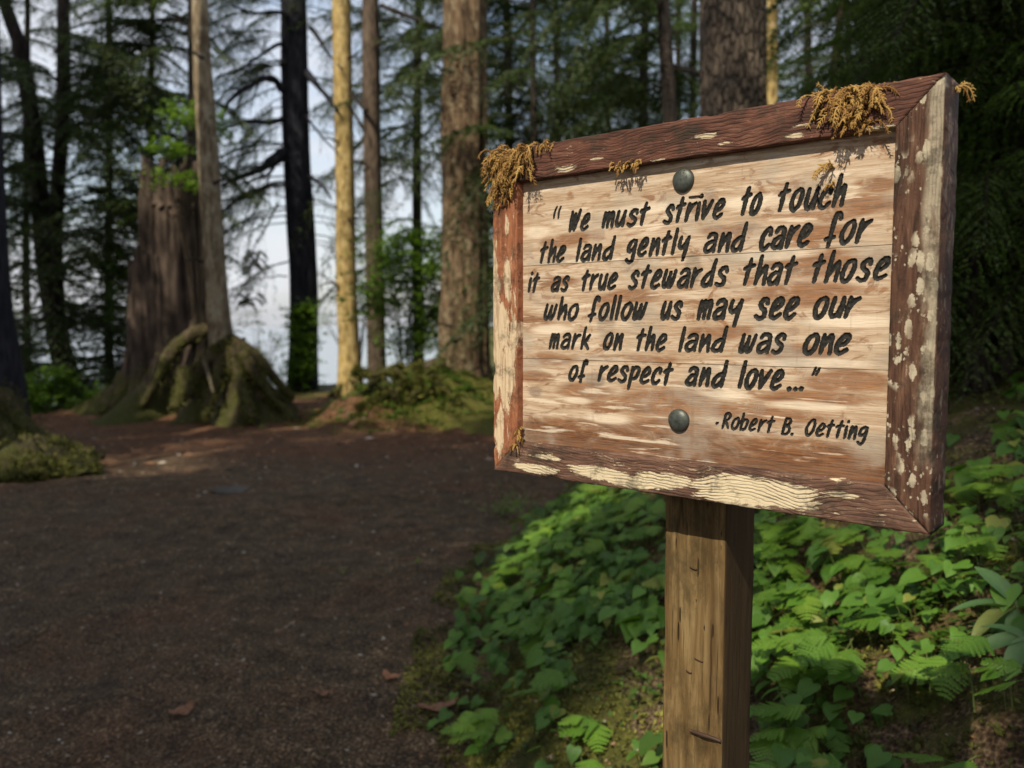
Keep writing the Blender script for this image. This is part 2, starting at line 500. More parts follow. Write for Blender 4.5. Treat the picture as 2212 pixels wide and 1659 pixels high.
def make_frame(name, kind, horizontal):
    """kind: top, bottom, left, right rail of the frame"""
    m = Mat(name)
    ox, oy, oz = m.xyz(m.obj)
    u = ox - .300
    k = {'top': 1., 'bottom': 2., 'left': 3., 'right': 4.}[kind]
    L, A = ((5, 1, 30) if horizontal else (30, 1, 5)), ((4, 1, 12) if horizontal else (12, 1, 4))
    g = m.noise(m.vec(m.obj, L, (k, k * 2, k)), 2.6, 6, .65, 1.)
    fine = m.noise(m.vec(m.obj, (12, 40, 170) if horizontal else (170, 40, 12)), 1.6, 4, .6, .6)
    wob = m.noise(m.vec(m.obj, A, (k, 0, 0)), 1.5, 4, .6)
    across = oz if horizontal else u
    # growth rings raised by the weather: wavy lines along the rail
    ringsrc = (across + (m.noise(m.vec(m.obj, (9, 6, 9) if horizontal else (14, 6, 3), (k * 2, 0, 0)), 1., 3, .5) - .5) * (.05 if kind != 'left' else .012)
               + (m.noise(m.vec(m.obj, (30, 20, 60) if horizontal else (60, 20, 30), (k, 1, 0)), 1., 3, .6) - .5) * .006) * (1500. if kind != 'left' else 2300.)
    rings = (ringsrc.sin() + (fine - .5) * 2.6).rng(.0, 1.2) * m.noise(m.vec(m.obj, A, (k * 4, 0, 2)), 1.4, 3, .6).rng(.3, .6)
    dk, md, lt, cream = {
        'top': ((.022, .012, .009), (.105, .042, .028), (.21, .095, .062), (.60, .49, .33)),
        'bottom': ((.035, .020, .015), (.135, .07, .048), (.25, .15, .10), (.70, .58, .39)),
        'left': ((.13, .045, .022), (.31, .115, .055), (.42, .19, .10), (.68, .54, .36)),
        'right': ((.022, .012, .008), (.09, .042, .026), (.17, .09, .055), (.50, .43, .31))}[kind]
    col = m.ramp(g, [(.28, dk), (.5, md), (.72, lt)])
    col = m.mix((fine.rng(.5, .66) * .5), col, dk)
    edge = m.noise(m.vec(m.obj, (18, 10, 85) if horizontal else (85, 10, 18), (k, 0, 0)), 1.3, 8, .82, .5)
    if kind == 'bottom':
        B = m.blobs(u + (wob - .5) * .06, oz + (wob - .5) * .012, [(a, b - GZ, c, d) for a, b, c, d in
            [(-.190, 1.254, .088, .022), (-.225, 1.250, .07, .02), (-.32, 1.251, .05, .012), (-.41, 1.249, .07, .012), (-.36, 1.243, .06, .010), (-.52, 1.243, .05, .008), (-.09, 1.262, .02, .004), (-.50, 1.262, .03, .004)]])
        pm = (B * 1.1 + (edge - .5) * 2.1 - rings * .12).rng(.14, .26)
    elif kind == 'top':
        B = m.blobs(u + (wob - .5) * .03, oz, [(a, b - GZ, c, d) for a, b, c, d in
            [(-.262, 1.676, .026, .008), (-.47, 1.664, .03, .008), (-.155, 1.662, .02, .004), (-.145, 1.672, .03, .003), (-.42, 1.67, .02, .003), (-.065, 1.657, .035, .005), (-.33, 1.657, .02, .003), (-.24, 1.665, .02, .003)]])
        pm = (B * .8 + (edge - .5) * 2.2).rng(.42, .50).max(m.noise(m.vec(m.obj, (60, 10, 150)), 1., 4, .7).rng(.66, .70) * g.rng(.5, .6) * .8)
    elif kind == 'left':
        B = m.blobs(u + (wob - .5) * .02, oz + (wob - .5) * .05, [(a, b - GZ, c, d) for a, b, c, d in
            [(-.600, 1.50, .014, .10), (-.575, 1.52, .008, .04), (-.588, 1.44, .020, .05), (-.58, 1.38, .022, .06), (-.597, 1.40, .013, .08), (-.565, 1.43, .010, .04), (-.59, 1.30, .010, .04), (-.575, 1.60, .006, .02)]])
        pm = (B * 1.1 + (edge - .5) * 2.8).rng(.20, .32)
        pm = pm * (fine.rng(.68, .45) * .5 + .5)
    else:
        strip = (u + (wob - .5) * .016).rng(-.020, -.012) * u.rng(-.0008, -.0022) * oz.rng(1.29 - GZ, 1.36 - GZ) * m.noise(m.vec(m.obj, (16, 4, 5)), 1.2, 5, .7).rng(.42, .56)
        vv = m.voro(m.vec(m.obj, (1.5, 1., .62)), 62)
        vs = m.voro(m.vec(m.obj, (1.4, 1., .7)), 150)
        lich = (vv + (m.noise(m.obj, 110, 5, .75) - .5) * .8).rng(.39, .34) * m.noise(m.obj, 16, 2, .5).rng(.42, .50)
        lich = lich.max(((vs + (m.noise(m.obj, 300, 4, .7) - .5) * .7).rng(.26, .2)) * m.noise(m.obj, 30, 2, .5).rng(.5, .56))
        pm = (strip * .75).max(lich) * u.rng(-.0002, -.0012).max(.25)
    col = m.mix(pm * .92, col, cream)
    inside = rings * (pm * .55 + .28) if kind in ('bottom', 'top') else rings * (.22 if kind == 'right' else .10)
    col = m.mix(inside, col, tuple(q * .8 for q in dk))
    # green black grime near the top edges and mitres
    gr = m.noise(m.obj, 22, 5, .75).rng(.50, .64) * .6
    col = m.mix(gr, col, (.03, .026, .018))
    nb = m.bump(rings * -1., .5, .0016)
    nb = m.bump(fine, .5, .0012, nb)
    nb = m.bump(pm, .5, .0008, nb)
    scr = m.noise(m.vec(m.obj, (40, 10, 120) if horizontal else (120, 10, 40), (2, 1, k)), 1., 5, .75).rng(.62, .68)
    col = m.mix(scr * .5, col, cream)
    nb = m.bump(m.noise(m.obj, 60, 5, .7), .5, .003, nb)
    return m.done(col, .7, nb, .22)

def make_post():
    m = Mat('treated post wood')
    ox, oy, oz = m.xyz(m.obj)
    g = m.noise(m.vec(m.obj, (40, 40, 3.2)), 1.6, 6, .65, .8)
    f = m.noise(m.vec(m.obj, (240, 240, 9)), 1.2, 4, .6)
    c = m.ramp(g, [(.3, (.075, .042, .016)), (.5, (.165, .105, .043)), (.7, (.27, .19, .09))])
    c = m.mix(f.rng(.5, .68) * .5, c, (.09, .05, .02))
    vor = m.voro(m.vec(m.obj, (1, 1, .10)), 130)
    slit = vor.rng(.20, .12) * m.noise(m.vec(m.obj, (1, 1, .6)), 30, 2, .5).rng(.46, .52)
    c = m.mix(slit * .9, c, (.02, .012, .006))
    ck = m.voro(m.vec(m.obj, (1, 1, .035), (.3, .1, 0)), 60, 'DISTANCE_TO_EDGE').rng(.045, .012) * m.noise(m.vec(m.obj, (1, 1, .3)), 16, 3, .6).rng(.5, .6)
    c = m.mix(ck * .8, c, (.02, .012, .006))
    c = m.mix(m.noise(m.vec(m.obj, (1, 1, .5)), 11, 6, .75).rng(.48, .64) * .7, c, (.05, .036, .016))
    wn = m.noise(m.vec(m.obj, (1, 1, .3)), 14, 5, .7).rng(.58, .72)
    c = m.mix(wn * .35, c, (.42, .33, .2))
    # darker stain running down the right third of the face
    st = (ox + (g - .5) * .012).rng(.020, .028) * (ox * -1. + (g - .5) * .012).rng(-.041, -.034)
    c = m.mix(st * m.noise(m.vec(m.obj, (1, 1, .4)), 12, 3, .6).rng(.3, .6) * .55, c, (.055, .03, .013))
    # shade painted in: the right side face, same wood, is mixed darker
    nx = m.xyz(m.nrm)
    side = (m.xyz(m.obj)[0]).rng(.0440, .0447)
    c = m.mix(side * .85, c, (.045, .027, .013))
    nb = m.bump(g, .5, .004)
    nb = m.bump(slit * -1., .8, .003, nb)
    nb = m.bump(f, .4, .0015, nb)
    return m.done(c, .8, nb, .15)

def make_paint():
    m = Mat('black letter paint')
    n = m.noise(m.obj, 420, 4, .7)
    c = m.ramp(n, [(.35, (.010, .010, .009)), (.62, (.026, .024, .021)), (.80, (.11, .08, .055))])
    return m.done(c, .62, m.bump(n, .5, .0008), .22)

def make_metal():
    m = Mat('galvanised bolt')
    n = m.noise(m.obj, 160, 4, .7)
    c = m.ramp(n, [(.35, (.055, .062, .055)), (.7, (.12, .13, .115))])
    m.p.inputs['Metallic'].default_value = .55
    return m.done(c, .5, m.bump(n, .2, .001), .5)
M['paint'] = make_paint()
M['metal'] = make_metal()
M['rust'] = Mat('rusty wire').done((.05, .028, .018), .6)
m_ = Mat('golden dry moss')
M['moss_gold'] = m_.leaf(m_.ramp(m_.attr(), [(0, (.10, .045, .012)), (.5, (.33, .17, .045)), (1, (.52, .33, .10))]), .75, .25)
m_ = Mat('moss tufts')
M['moss_green'] = m_.leaf(m_.ramp(m_.attr(), [(0, (.035, .038, .008)), (.55, (.12, .125, .02)), (1, (.28, .26, .05))]), .7, .25)
m_ = Mat('scattered litter')
M['litter'] = m_.done(m_.ramp(m_.attr(), [(0, (.03, .02, .013)), (.45, (.11, .065, .038)), (.7, (.26, .13, .06)), (.88, (.30, .24, .18)), (1, (.5, .44, .36))]), .7, None, .3)
m_ = Mat('wet slate')
M['slate'] = m_.done(m_.ramp(m_.noise(m_.obj, 12, 5, .6), [(.3, (.045, .036, .028)), (.7, (.11, .095, .08))]), .5)
m_ = Mat('dead leaf')
M['dead_leaf'] = m_.leaf(m_.ramp(m_.noise(m_.obj, 60, 4, .6), [(.3, (.16, .07, .035)), (.7, (.36, .18, .10))]), .6, .2)

# ------------------------------------------------------------------ ground
EY = np.array([-60, 0, 2, 3.85, 4.9, 6, 7.5, 9, 10.5, 11.5, 12.5, 14, 20, 60.])
EX = np.array([-.0, -.1, -.2, -.23, -.15, .2, .75, .8, .1, -1.3, -2.6, -3.0, -3.0, -3.])
RR = np.array([-3, -.62, -.5, -.4, -.25, -.1, 1.]); RY = np.array([13, 13, 13.6, 16, 19.6, 21.5, 23.])
def ground_z(x, y, detail=True):
    x = np.asarray(x, float); y = np.asarray(y, float)
    x, y = np.broadcast_arrays(x, y)
    e = np.interp(y, EY, EX)
    dx = x - e + .12 * vnoise(x * 1.7, y * 1.7, 3.1, 5)
    d = np.maximum(dx, 0)
    fade = 1 - ss(8.5, 12.5, y)
    bank = np.where(d < 1.9, .55 * d, 1.045 + .3 * (d - 1.9)) * ss(0, .45, d)
    bank = np.minimum(bank, 3.0)
    z = bank * (fade * .85 + .15) * ss(-9, -1, y + 6)
    # hummocks at the foot of the big tree
    for cx, cy, rx, ry, a in ((-1.35, 13.0, .75, .7, .50), (-.65, 13.5, .8, .7, .32), (-2.35, 12.7, .75, .6, .30), (-1.9, 12.0, .5, .4, .14), (-.9, 12.1, .4, .35, .14), (-5.2, 14.2, 1.9, 1.2, .30), (-9.0, 16.2, 2.5, 1.2, .0)):
        z = z + a * np.exp(-((x - cx) / rx) ** 2 - ((y - cy) / ry) ** 2)
    z = z + .16 * fbm(x * 2.6, y * 2.6, 0, 81, 4) * np.exp(-((x + 1.4) / 1.5) ** 2 - ((y - 12.8) / 1.3) ** 2)
    ratio = x / np.maximum(y, 3)
    ye = np.interp(ratio, RR, RY)
    w = 1 - ss(-.12, .02, ratio)
    drop = np.maximum(y - ye, 0)
    z = z - w * np.minimum(.62 * drop * ss(0, 1.5, drop), 9.5)
    # land rises behind, to the right
    z = z + (1 - w) * 4.5 * ss(16, 60, y)
    side = np.maximum(-x - 24, 0)
    z = z - np.minimum(side * .3, 9) * (1 - ss(30, 80, np.abs(y)) * 0)
    if detail:
        z = z + .035 * fbm(x * .7, y * .7, 0, 1, 3) + .010 * fbm(x * 5, y * 5, 0, 2, 3) * (1 + 2.0 * (dx > 0))
    return z

GZ = float(ground_z(.265, 1.155))      # ground height under the sign post

def build_ground():
    xs = np.concatenate([np.linspace(-900, -30, 24), np.linspace(-28, -9, 60), np.linspace(-8.8, -3, 100), np.linspace(-2.96, 3, 150), np.linspace(3.1, 12, 60), np.linspace(13, 60, 40), np.linspace(70, 900, 18)])
    ys = np.concatenate([np.linspace(-600, -20, 16), np.linspace(-18, .6, 40), np.linspace(.65, 8, 184), np.linspace(8.08, 24, 190), np.linspace(24.4, 60, 60), np.linspace(65, 200, 14)])
    X, Y = np.meshgrid(xs, ys, indexing='ij')
    Z = ground_z(X, Y)
    near = (Y < 9) & (Y > .5) & (np.abs(X) < 5)
    Z = Z + near * .004 * fbm(X * 22, Y * 22, 0, 9, 3)
    e = np.interp(Y, EY, EX)
    dx = X - e
    mb = MB()
    moss = ss(-.25, .35, dx) * .72
    moss = np.maximum(moss, .36 * np.exp(-((X + 1.75) / 1.5) ** 2 - ((Y - 12.7) / 1.2) ** 2))
    moss = np.where((dx > .55) & (Y < 4.2), moss * .62, moss)
    moss = np.maximum(moss, .6 * ss(.3, 1.2, -(np.abs(X + 5.2) - 2.2)) * ss(12.6, 13.4, Y))
    mb.add(np.stack([X, Y, Z], -1), grid_faces(len(xs), len(ys))[:, ::-1], .5)
    me = mb.mesh('ground', M['soil'], True)
    a = me.attributes.new('moss', 'FLOAT', 'POINT'); a.data.foreach_set('value', moss.ravel())
    tag(link('ground', me), 'dark brown forest path with a mossy bank rising to the right', None, None, 'structure')
build_ground()
def build_water():
    mb = MB()
    a = np.linspace(0, 2 * np.pi, 48, endpoint=False)
    for r0, r1 in ((0.1, 60), (60, 400), (400, 2200)):
        v = np.concatenate([np.stack([np.cos(a) * r, np.sin(a) * r, a * 0 - 5.2], -1) for r in (r0, r1)])
        mb.add(v, grid_faces(2, 48, True)[:, ::-1])
    tag(mb.build('water', M['water']), 'pale calm sea water beyond the trees', None, None, 'structure')
build_water()

# ------------------------------------------------------------------ the sign
TR = np.array([.43395, .847, 1.70238])
DU = np.array([math.sin(math.radians(49.9)), -math.cos(math.radians(49.9)), 0])   # along the board, left to right
DB = np.array([-DU[1], DU[0], 0])                                                   # into the board
o_xy = TR + DU * (-.300) + DB * .1025
sign = thing('wooden_sign', (o_xy[0], o_xy[1], GZ), 'weathered framed wooden sign with a carved black quote, bolted to a square post', 'sign', None, math.atan2(DU[1], DU[0]))
def S(u, y, z):
    """sign-local point: u along the board (0 = right end), y depth behind the frame's face, z world height"""
    u, y, z = np.broadcast_arrays(np.asarray(u, float), np.asarray(y, float), np.asarray(z, float))
    return np.stack([u + .300, y - .1025, z - GZ], -1)
U0, U1, Z0, Z1, FW = -.6045, 0., 1.2325, 1.7020, .0470
def rail(kind):
    n = 90
    s = np.linspace(0, 1, n)
    if kind in ('top', 'bottom'): n = 120; s = np.linspace(0, 1, n)
    D = .058
    # cross-section: a (0 outer edge .. FW inner edge), y depth; rounded, with a worn outer edge
    r = .0022
    cs = []
    def arc(ca, cy, a0, a1):
        for t in np.linspace(a0, a1, 4): cs.append((ca + r * math.cos(t), cy + r * math.sin(t)))
    arc(r, r, math.pi, 1.5 * math.pi)
    for q in np.linspace(.15, .85, 6): cs.append((FW * q, 0))
    arc(FW - r, r, 1.5 * math.pi, 2 * math.pi)
    cs.append((FW, D * .5))
    arc(FW - r, D - r, 0, .5 * math.pi)
    arc(r, D - r, .5 * math.pi, math.pi)
    cs.append((0, D * .5))
    cs = np.array(cs)
    seed = {'top': 1, 'bottom': 2, 'left': 3, 'right': 4}[kind]
    A = np.broadcast_to(cs[:, 0], (n, len(cs))).copy()
    Yd = np.broadcast_to(cs[:, 1], (n, len(cs))).copy()
    Ln = (U1 - U0) if kind in ('top', 'bottom') else (Z1 - Z0)
    gap = .0004
    pos = (A + gap) + s[:, None] * (Ln - 2 * A - 2 * gap)
    wobble = .0004 * fbm(pos * 14, seed * 3.3, 0, seed, 3)
    outer = 1 - A / FW
    fine = .0003 * fbm(pos * 90, A * 500, seed, seed, 3)
    A2 = A - wobble * outer * 1.2 + fine * (outer > .9) * 1.5 + fine * (outer < .1)
    chip = .0022 * ss(.55, 1.1, fbm(pos * 26, seed * 7.7, 0, seed + 5, 3)) * (outer > .9) * (cs[:, 1][None] < .004)
    A2 = A2 + chip
    Y2 = Yd + (cs[:, 1][None] < .003) * (fine * 1.3 + chip)
    if kind == 'top': P = S(U0 + pos, Y2, Z1 - A2)
    if kind == 'bottom': P = S(U0 + pos, Y2, Z0 + A2)
    if kind == 'left': P = S(U0 + A2, Y2, Z0 + pos)
    if kind == 'right': P = S(U1 - A2, Y2, Z0 + pos)
    mb = MB()
    f = grid_faces(n, len(cs), True)
    if kind in ('top', 'right'): f = f[:, ::-1]
    mb.add(P, f)
    k = len(cs)
    mb.f.append(np.arange(k)[None, ::-1] if kind not in ('top', 'right') else np.arange(k)[None]); mb.m.append(np.zeros(1, int))
    e = np.arange(k)[None] + (n - 1) * k
    mb.f.append(e if kind not in ('top', 'right') else e[:, ::-1]); mb.m.append(np.zeros(1, int))
    return mb.build('frame_rail', make_frame('frame wood ' + kind, kind, kind in ('top', 'bottom')), sign)
for k_ in ('top', 'bottom', 'left', 'right'):
    o = rail(k_)
    o['label'] = {'top': 'dark red brown top rail with moss on it', 'bottom': 'bottom rail with large flaked cream patches', 'left': 'red brown left stile with peeling cream paint', 'right': 'dark right stile spotted with pale lichen'}[k_]

# carved letters: strokes on a unit x-height
GL = {
 'a': (.66, [[(.10, .84), (.24, 1.0), (.48, 1.0), (.60, .84), (.60, .4), (.60, 0)], [(.59, .60), (.30, .56), (.08, .36), (.05, .12), (.20, .0), (.42, .10), (.58, .36)]]),
 'b': (.62, [[(.05, 1.5), (.05, 0)], [(.05, .55), (.28, .95), (.55, .85), (.56, .35), (.35, .02), (.06, .08)]]),
 'c': (.60, [[(.58, .72), (.56, .94), (.40, 1.02), (.16, .78), (.04, .36), (.14, .04), (.36, -.02), (.58, .20)]]),
 'd': (.66, [[(.64, 1.5), (.60, .8), (.60, 0)], [(.60, .70), (.40, .74), (.14, .52), (.04, .18), (.18, .0), (.40, .08), (.58, .40)]]),
 'e': (.62, [[(.10, .40), (.38, .52), (.58, .76), (.50, 1.0), (.30, .96), (.08, .56), (.06, .16), (.26, .0), (.58, .18)]]),
 'f': (.58, [[(.60, 1.24), (.56, 1.44), (.38, 1.44), (.28, 1.1), (.26, .5), (.22, -.12)], [(.02, .22), (.46, .32)]]),
 'g': (.64, [[(.60, .88), (.38, 1.0), (.12, .78), (.06, .42), (.26, .32), (.50, .52), (.60, .86)], [(.62, 1.0), (.58, .3), (.50, -.26), (.28, -.40), (.06, -.22)]]),
 'h': (.56, [[(.12, 1.5), (.05, 0)], [(.08, .25), (.28, .62), (.48, .94), (.54, .6), (.54, 0)]]),
 'i': (.14, [[(.06, .98), (.05, 0)], [(.10, 1.36), (.11, 1.40)]]),
 'k': (.60, [[(.12, 1.5), (.05, 0)], [(.58, .96), (.34, .62), (.12, .42)], [(.16, .42), (.36, .3), (.62, .0)]]),
 'l': (.14, [[(.10, 1.5), (.05, 0)]]),
 'm': (.74, [[(.08, 1.0), (.05, 0)], [(.08, .38), (.26, .9), (.36, .86), (.37, 0)], [(.38, .38), (.56, .9), (.68, .86), (.70, 0)]]),
 'n': (.56, [[(.08, 1.0), (.05, 0)], [(.08, .25), (.28, .66), (.46, .98), (.50, .6), (.53, 0)]]),
 'o': (.64, [[(.42, 1.02), (.18, .86), (.04, .42), (.14, .04), (.34, .0), (.54, .26), (.62, .72), (.52, 1.0), (.40, 1.02)]]),
 'p': (.60, [[(.10, 1.0), (.04, -.42)], [(.08, .62), (.30, 1.0), (.56, .92), (.54, .54), (.32, .24), (.08, .30)]]),
 'r': (.52, [[(.10, 1.0), (.05, 0)], [(.08, .38), (.28, .80), (.56, .98)]]),
 's': (.60, [[(.58, .78), (.50, .99), (.28, .98), (.14, .74), (.30, .54), (.50, .36), (.46, .08), (.24, -.02), (.02, .10)]]),
 't': (.56, [[(.32, 1.36), (.24, .7), (.20, 0)], [(.0, .84), (.18, .94), (.56, 1.0)]]),
 'u': (.60, [[(.10, 1.0), (.04, .34), (.16, .02), (.36, .12), (.54, .6)], [(.60, 1.0), (.56, .5), (.56, 0)]]),
 'v': (.60, [[(.06, 1.0), (.12, .02)], [(.14, .02), (.36, .5), (.60, 1.0)]]),
 'w': (.84, [[(.08, 1.0), (.03, .34), (.10, .04), (.26, .12), (.42, .7)], [(.44, .92), (.40, .24), (.50, .03), (.66, .26), (.80, 1.0)]]),
 'y': (.62, [[(.08, 1.0), (.04, .52), (.18, .36), (.42, .52), (.58, .86)], [(.62, 1.0), (.56, .4), (.48, -.42)]]),
 'W': (.92, [[(.10, 1.28), (.10, .02)], [(.12, .02), (.44, 1.14)], [(.44, 1.14), (.50, .04)], [(.52, .04), (.88, 1.36)]]),
 'R': (.66, [[(.14, 1.34), (.04, 0)], [(.02, 1.18), (.36, 1.40), (.62, 1.18), (.48, .84), (.12, .64)], [(.24, .64), (.62, .02)]]),
 'B': (.62, [[(.12, 1.32), (.04, 0)], [(.10, 1.28), (.44, 1.32), (.54, 1.06), (.40, .82), (.14, .70)], [(.14, .70), (.50, .62), (.58, .30), (.40, .04), (.05, .0)]]),
 'O': (.74, [[(.50, 1.34), (.20, 1.12), (.03, .52), (.14, .06), (.38, .0), (.62, .36), (.70, .92), (.60, 1.28), (.48, 1.34)]]),
 '“': (.56, [[(.16, .88), (.02, .5), (.05, .02)], [(.56, .88), (.42, .5), (.45, .02)]]),
 '”': (.56, [[(.16, .62), (.14, .4), (.02, .1)], [(.52, .62), (.50, .4), (.38, .1)]]),
 '.': (.06, [[(.03, .03), (.05, .04)]]),
 '-': (.6, [[(.02, .45), (.55, .52)]]),
}
L1, L2, L3, L4, L5, L6, L7 = 1.5805, 1.5400, 1.4988, 1.4585, 1.4180, 1.3745, 1.3235
WORDS = [("“", -.5035, -.4885, L1 + .0195, .0175, .0013), ("We", -.4777, -.4397, L1, .0195, .0022), ("must", -.4223, -.3463, L1 + .0008, .0186, .0022), ("strive", -.3283, -.2418, L1 - .0002, .0203, .0022), ("to", -.2250, -.1954, L1 + .0013, .0216, .0022), ("touch", -.1800, -.0984, L1 + .0013, .0215, .0021),
 ("the", -.5298, -.4796, L2 - .0005, .0200, .0021), ("land", -.4648, -.4009, L2 - .0008, .0190, .0021), ("gently", -.3836, -.2889, L2 + .0005, .0198, .0022), ("and", -.2712, -.2143, L2, .0205, .0021), ("care", -.2000, -.1356, L2, .0222, .0023), ("for", -.1237, -.0722, L2 + .0010, .0220, .0021),
 ("it", -.5495, -.5272, L3, .0185, .0021), ("as", -.5075, -.4730, L3, .0178, .0021), ("true", -.4562, -.3947, L3, .0188, .0021), ("stewards", -.3793, -.2365, L3 - .0005, .0206, .0022), ("that", -.2212, -.1524, L3, .0215, .0021), ("those", -.1383, -.0509, L3 + .0007, .0214, .0021),
 ("who", -.5206, -.4573, L4, .0195, .0022), ("follow", -.4442, -.3477, L4, .0200, .0022), ("us", -.3307, -.2966, L4, .0200, .0023), ("may", -.2790, -.2173, L4, .0213, .0023), ("see", -.2033, -.1486, L4, .0219, .0024), ("our", -.1345, -.0818, L4 + .0006, .0210, .0022),
 ("mark", -.5108, -.4370, L5 - .0005, .0193, .0020), ("on", -.4188, -.3842, L5, .0196, .0021), ("the", -.3683, -.3188, L5, .0191, .0021), ("land", -.3035, -.2381, L5, .0193, .0021), ("was", -.2227, -.1625, L5, .0203, .0021), ("one", -.1452, -.0894, L5 + .0007, .0200, .0023),
 ("of", -.4765, -.4429, L6 - .0007, .0185, .0021), ("respect", -.4265, -.3093, L6, .0193, .0021), ("and", -.2936, -.2373, L6 + .0005, .0204, .0022), ("love", -.2223, -.1639, L6 + .0007, .0204, .0022), ("...", -.1605, -.1389, L6 + .0014, .0189, .0022), ("”", -.1328, -.1215, L6 + .0175, .0150, .0013),
 ("-", -.2510, -.2450, L7 - .0005, .0134, .0012), ("Robert", -.2422, -.1746, L7 + .0005, .0134, .0013), ("B.", -.1671, -.1500, L7 - .0005, .0138, .0013), ("Oetting", -.1395, -.0685, L7 + .0010, .0134, .0013)]
def layout():
    out = []
    rr = random.Random(3)
    for w, a, b, zb, xh, hw in WORDS:
        gap = .26 if w != '...' else .62
        nat = sum(GL[c][0] for c in w) + gap * (len(w) - 1)
        avail = (b - a) - 2 * hw - .14 * xh
        sx = avail / nat
        x = a + hw
        for c in w:
            adv, strokes = GL[c]
            q = []
            dz = rr.uniform(-.02, .02) * xh
            kx = rr.uniform(.95, 1.05)
            for st in strokes:
                p = np.array(st, float)
                p = p + np.array([[rr.uniform(-.018, .018), rr.uniform(-.02, .02)] for _ in st])
                P = smooth_path(p, 6 * len(p)) if len(p) > 2 else smooth_path(p, 6)
                u = x + P[:, 0] * sx * kx + .20 * P[:, 1] * xh
                z = zb + dz + P[:, 1] * xh
                q.append(np.stack([u, z], -1))
            out.append((q, hw))
            x += (adv + gap) * sx
    return out
def build_board():
    h = .0007
    ua, ub, za, zb = U0 + FW - .004, -.0430, Z0 + FW - .003, Z1 - FW + .003
    nu = int((ub - ua) / h) // 8 * 8; nz = int((zb - za) / h) // 8 * 8
    hu, hz = (ub - ua) / nu, (zb - za) / nz
    us = ua + np.arange(nu + 1) * hu; zs = za + np.arange(nz + 1) * hz
    dist = np.full((nu + 1, nz + 1), 1.0); idm = np.full((nu + 1, nz + 1), -1)
    letters = layout()
    for k, (strokes, hw) in enumerate(letters):
        allp = np.concatenate(strokes)
        i0 = max(0, int((allp[:, 0].min() - 3 * hw - ua) / hu)); i1 = min(nu, int((allp[:, 0].max() + 3 * hw - ua) / hu) + 1)
        j0 = max(0, int((allp[:, 1].min() - 3 * hw - za) / hz)); j1 = min(nz, int((allp[:, 1].max() + 3 * hw - za) / hz) + 1)
        UU, ZZ = np.meshgrid(us[i0:i1 + 1], zs[j0:j1 + 1], indexing='ij')
        best = np.full(UU.shape, 1e3)
        for st in strokes:
            n = len(st) - 1
            for q in range(n):
                p0, p1 = st[q], st[q + 1]
                dv = p1 - p0; l2 = dv @ dv + 1e-14
                t = np.clip(((UU - p0[0]) * dv[0] + (ZZ - p0[1]) * dv[1]) / l2, 0, 1)
                d = np.hypot(UU - p0[0] - t * dv[0], ZZ - p0[1] - t * dv[1])
                s = (q + t) / n
                w = hw * 1.17 * (.86 + .26 * np.sin(np.pi * np.clip(s * .9 + .05, 0, 1)))
                best = np.minimum(best, d / w)
        best = best + .13 * fbm(UU * 420, ZZ * 420, 0, k, 2)
        sub = dist[i0:i1 + 1, j0:j1 + 1]; si = idm[i0:i1 + 1, j0:j1 + 1]
        m = best < sub
        sub[m] = best[m]; si[m] = k
    depth = .0019 * np.sqrt(np.clip(1 - dist ** 2, 0, 1)) * (1 + .18 * fbm(us[:, None] * 300, zs[None] * 300, 0, 3, 2))
    depth = np.where(dist < 1, np.maximum(depth, .0), 0)
    joints = [1.4015, 1.5350]
    jj = [int(round((q - za) / hz)) for q in joints]
    UU, ZZ = np.meshgrid(us, zs, indexing='ij')
    P = S(UU, .0135 + depth, ZZ).reshape(-1, 3)
    # cells
    cd = np.maximum.reduce([dist[:-1, :-1], dist[1:, :-1], dist[:-1, 1:], dist[1:, 1:]])
    cm = .25 * (dist[:-1, :-1] + dist[1:, :-1] + dist[:-1, 1:] + dist[1:, 1:])
    inl = cm < 1.04
    cid = np.where(inl, idm[:-1, :-1], -1)
    cid = np.where(inl & (cid < 0), idm[1:, 1:], cid)
    I, J = np.meshgrid(np.arange(nu), np.arange(nz), indexing='ij')
    a = I * (nz + 1) + J
    Q = np.stack([a, a + (nz + 1), a + (nz + 1) + 1, a + 1], -1)
    mind = np.minimum.reduce([dist[:-1, :-1], dist[1:, :-1], dist[:-1, 1:], dist[1:, 1:]])
    blk = mind.reshape(nu // 8, 8, nz // 8, 8).min(axis=(1, 3)) < 1.05
    # keep blocks that straddle a joint fine as well
    for q in jj: blk[:, q // 8] = True
    fineM = np.repeat(np.repeat(blk, 8, 0), 8, 1)
    mats = [make_board(k) for k in range(3)]
    def emit(name, faces, mat, smooth, parent=sign):
        idx, inv = np.unique(faces.ravel(), return_inverse=True)
        mb = MB(); mb.add(P[idx], inv.reshape(-1, 4)); return mb.build(name, mat, parent, smooth)
    lim = [0] + jj + [nz]
    CI, CJ = np.meshgrid(np.arange(nu // 8), np.arange(nz // 8), indexing='ij')
    b0 = (CI * 8) * (nz + 1) + CJ * 8
    QB = np.stack([b0, b0 + 8 * (nz + 1), b0 + 8 * (nz + 1) + 8, b0 + 8], -1)
    for k in range(3):
        sel = fineM & (cid < 0) & (J >= lim[k] + (1 if k > 0 else 0)) & (J < lim[k + 1])
        cb = (~blk) & (CJ * 8 >= lim[k]) & (CJ * 8 + 8 <= lim[k + 1])
        faces = np.concatenate([Q[sel], QB[cb]])
        idx, inv = np.unique(faces.ravel(), return_inverse=True)
        mb = MB(); mb.add(P[idx], inv.reshape(-1, 4))
        # edges and back of the plank
        z_a = za + (lim[k] + (1 if k > 0 else 0)) * hz; z_b = za + lim[k + 1] * hz
        bx = S(np.array([ua, ub, ub, ua, ua, ub, ub, ua]), np.array([.0135] * 4 + [.030] * 4), np.array([z_a, z_a, z_b, z_b] * 2))
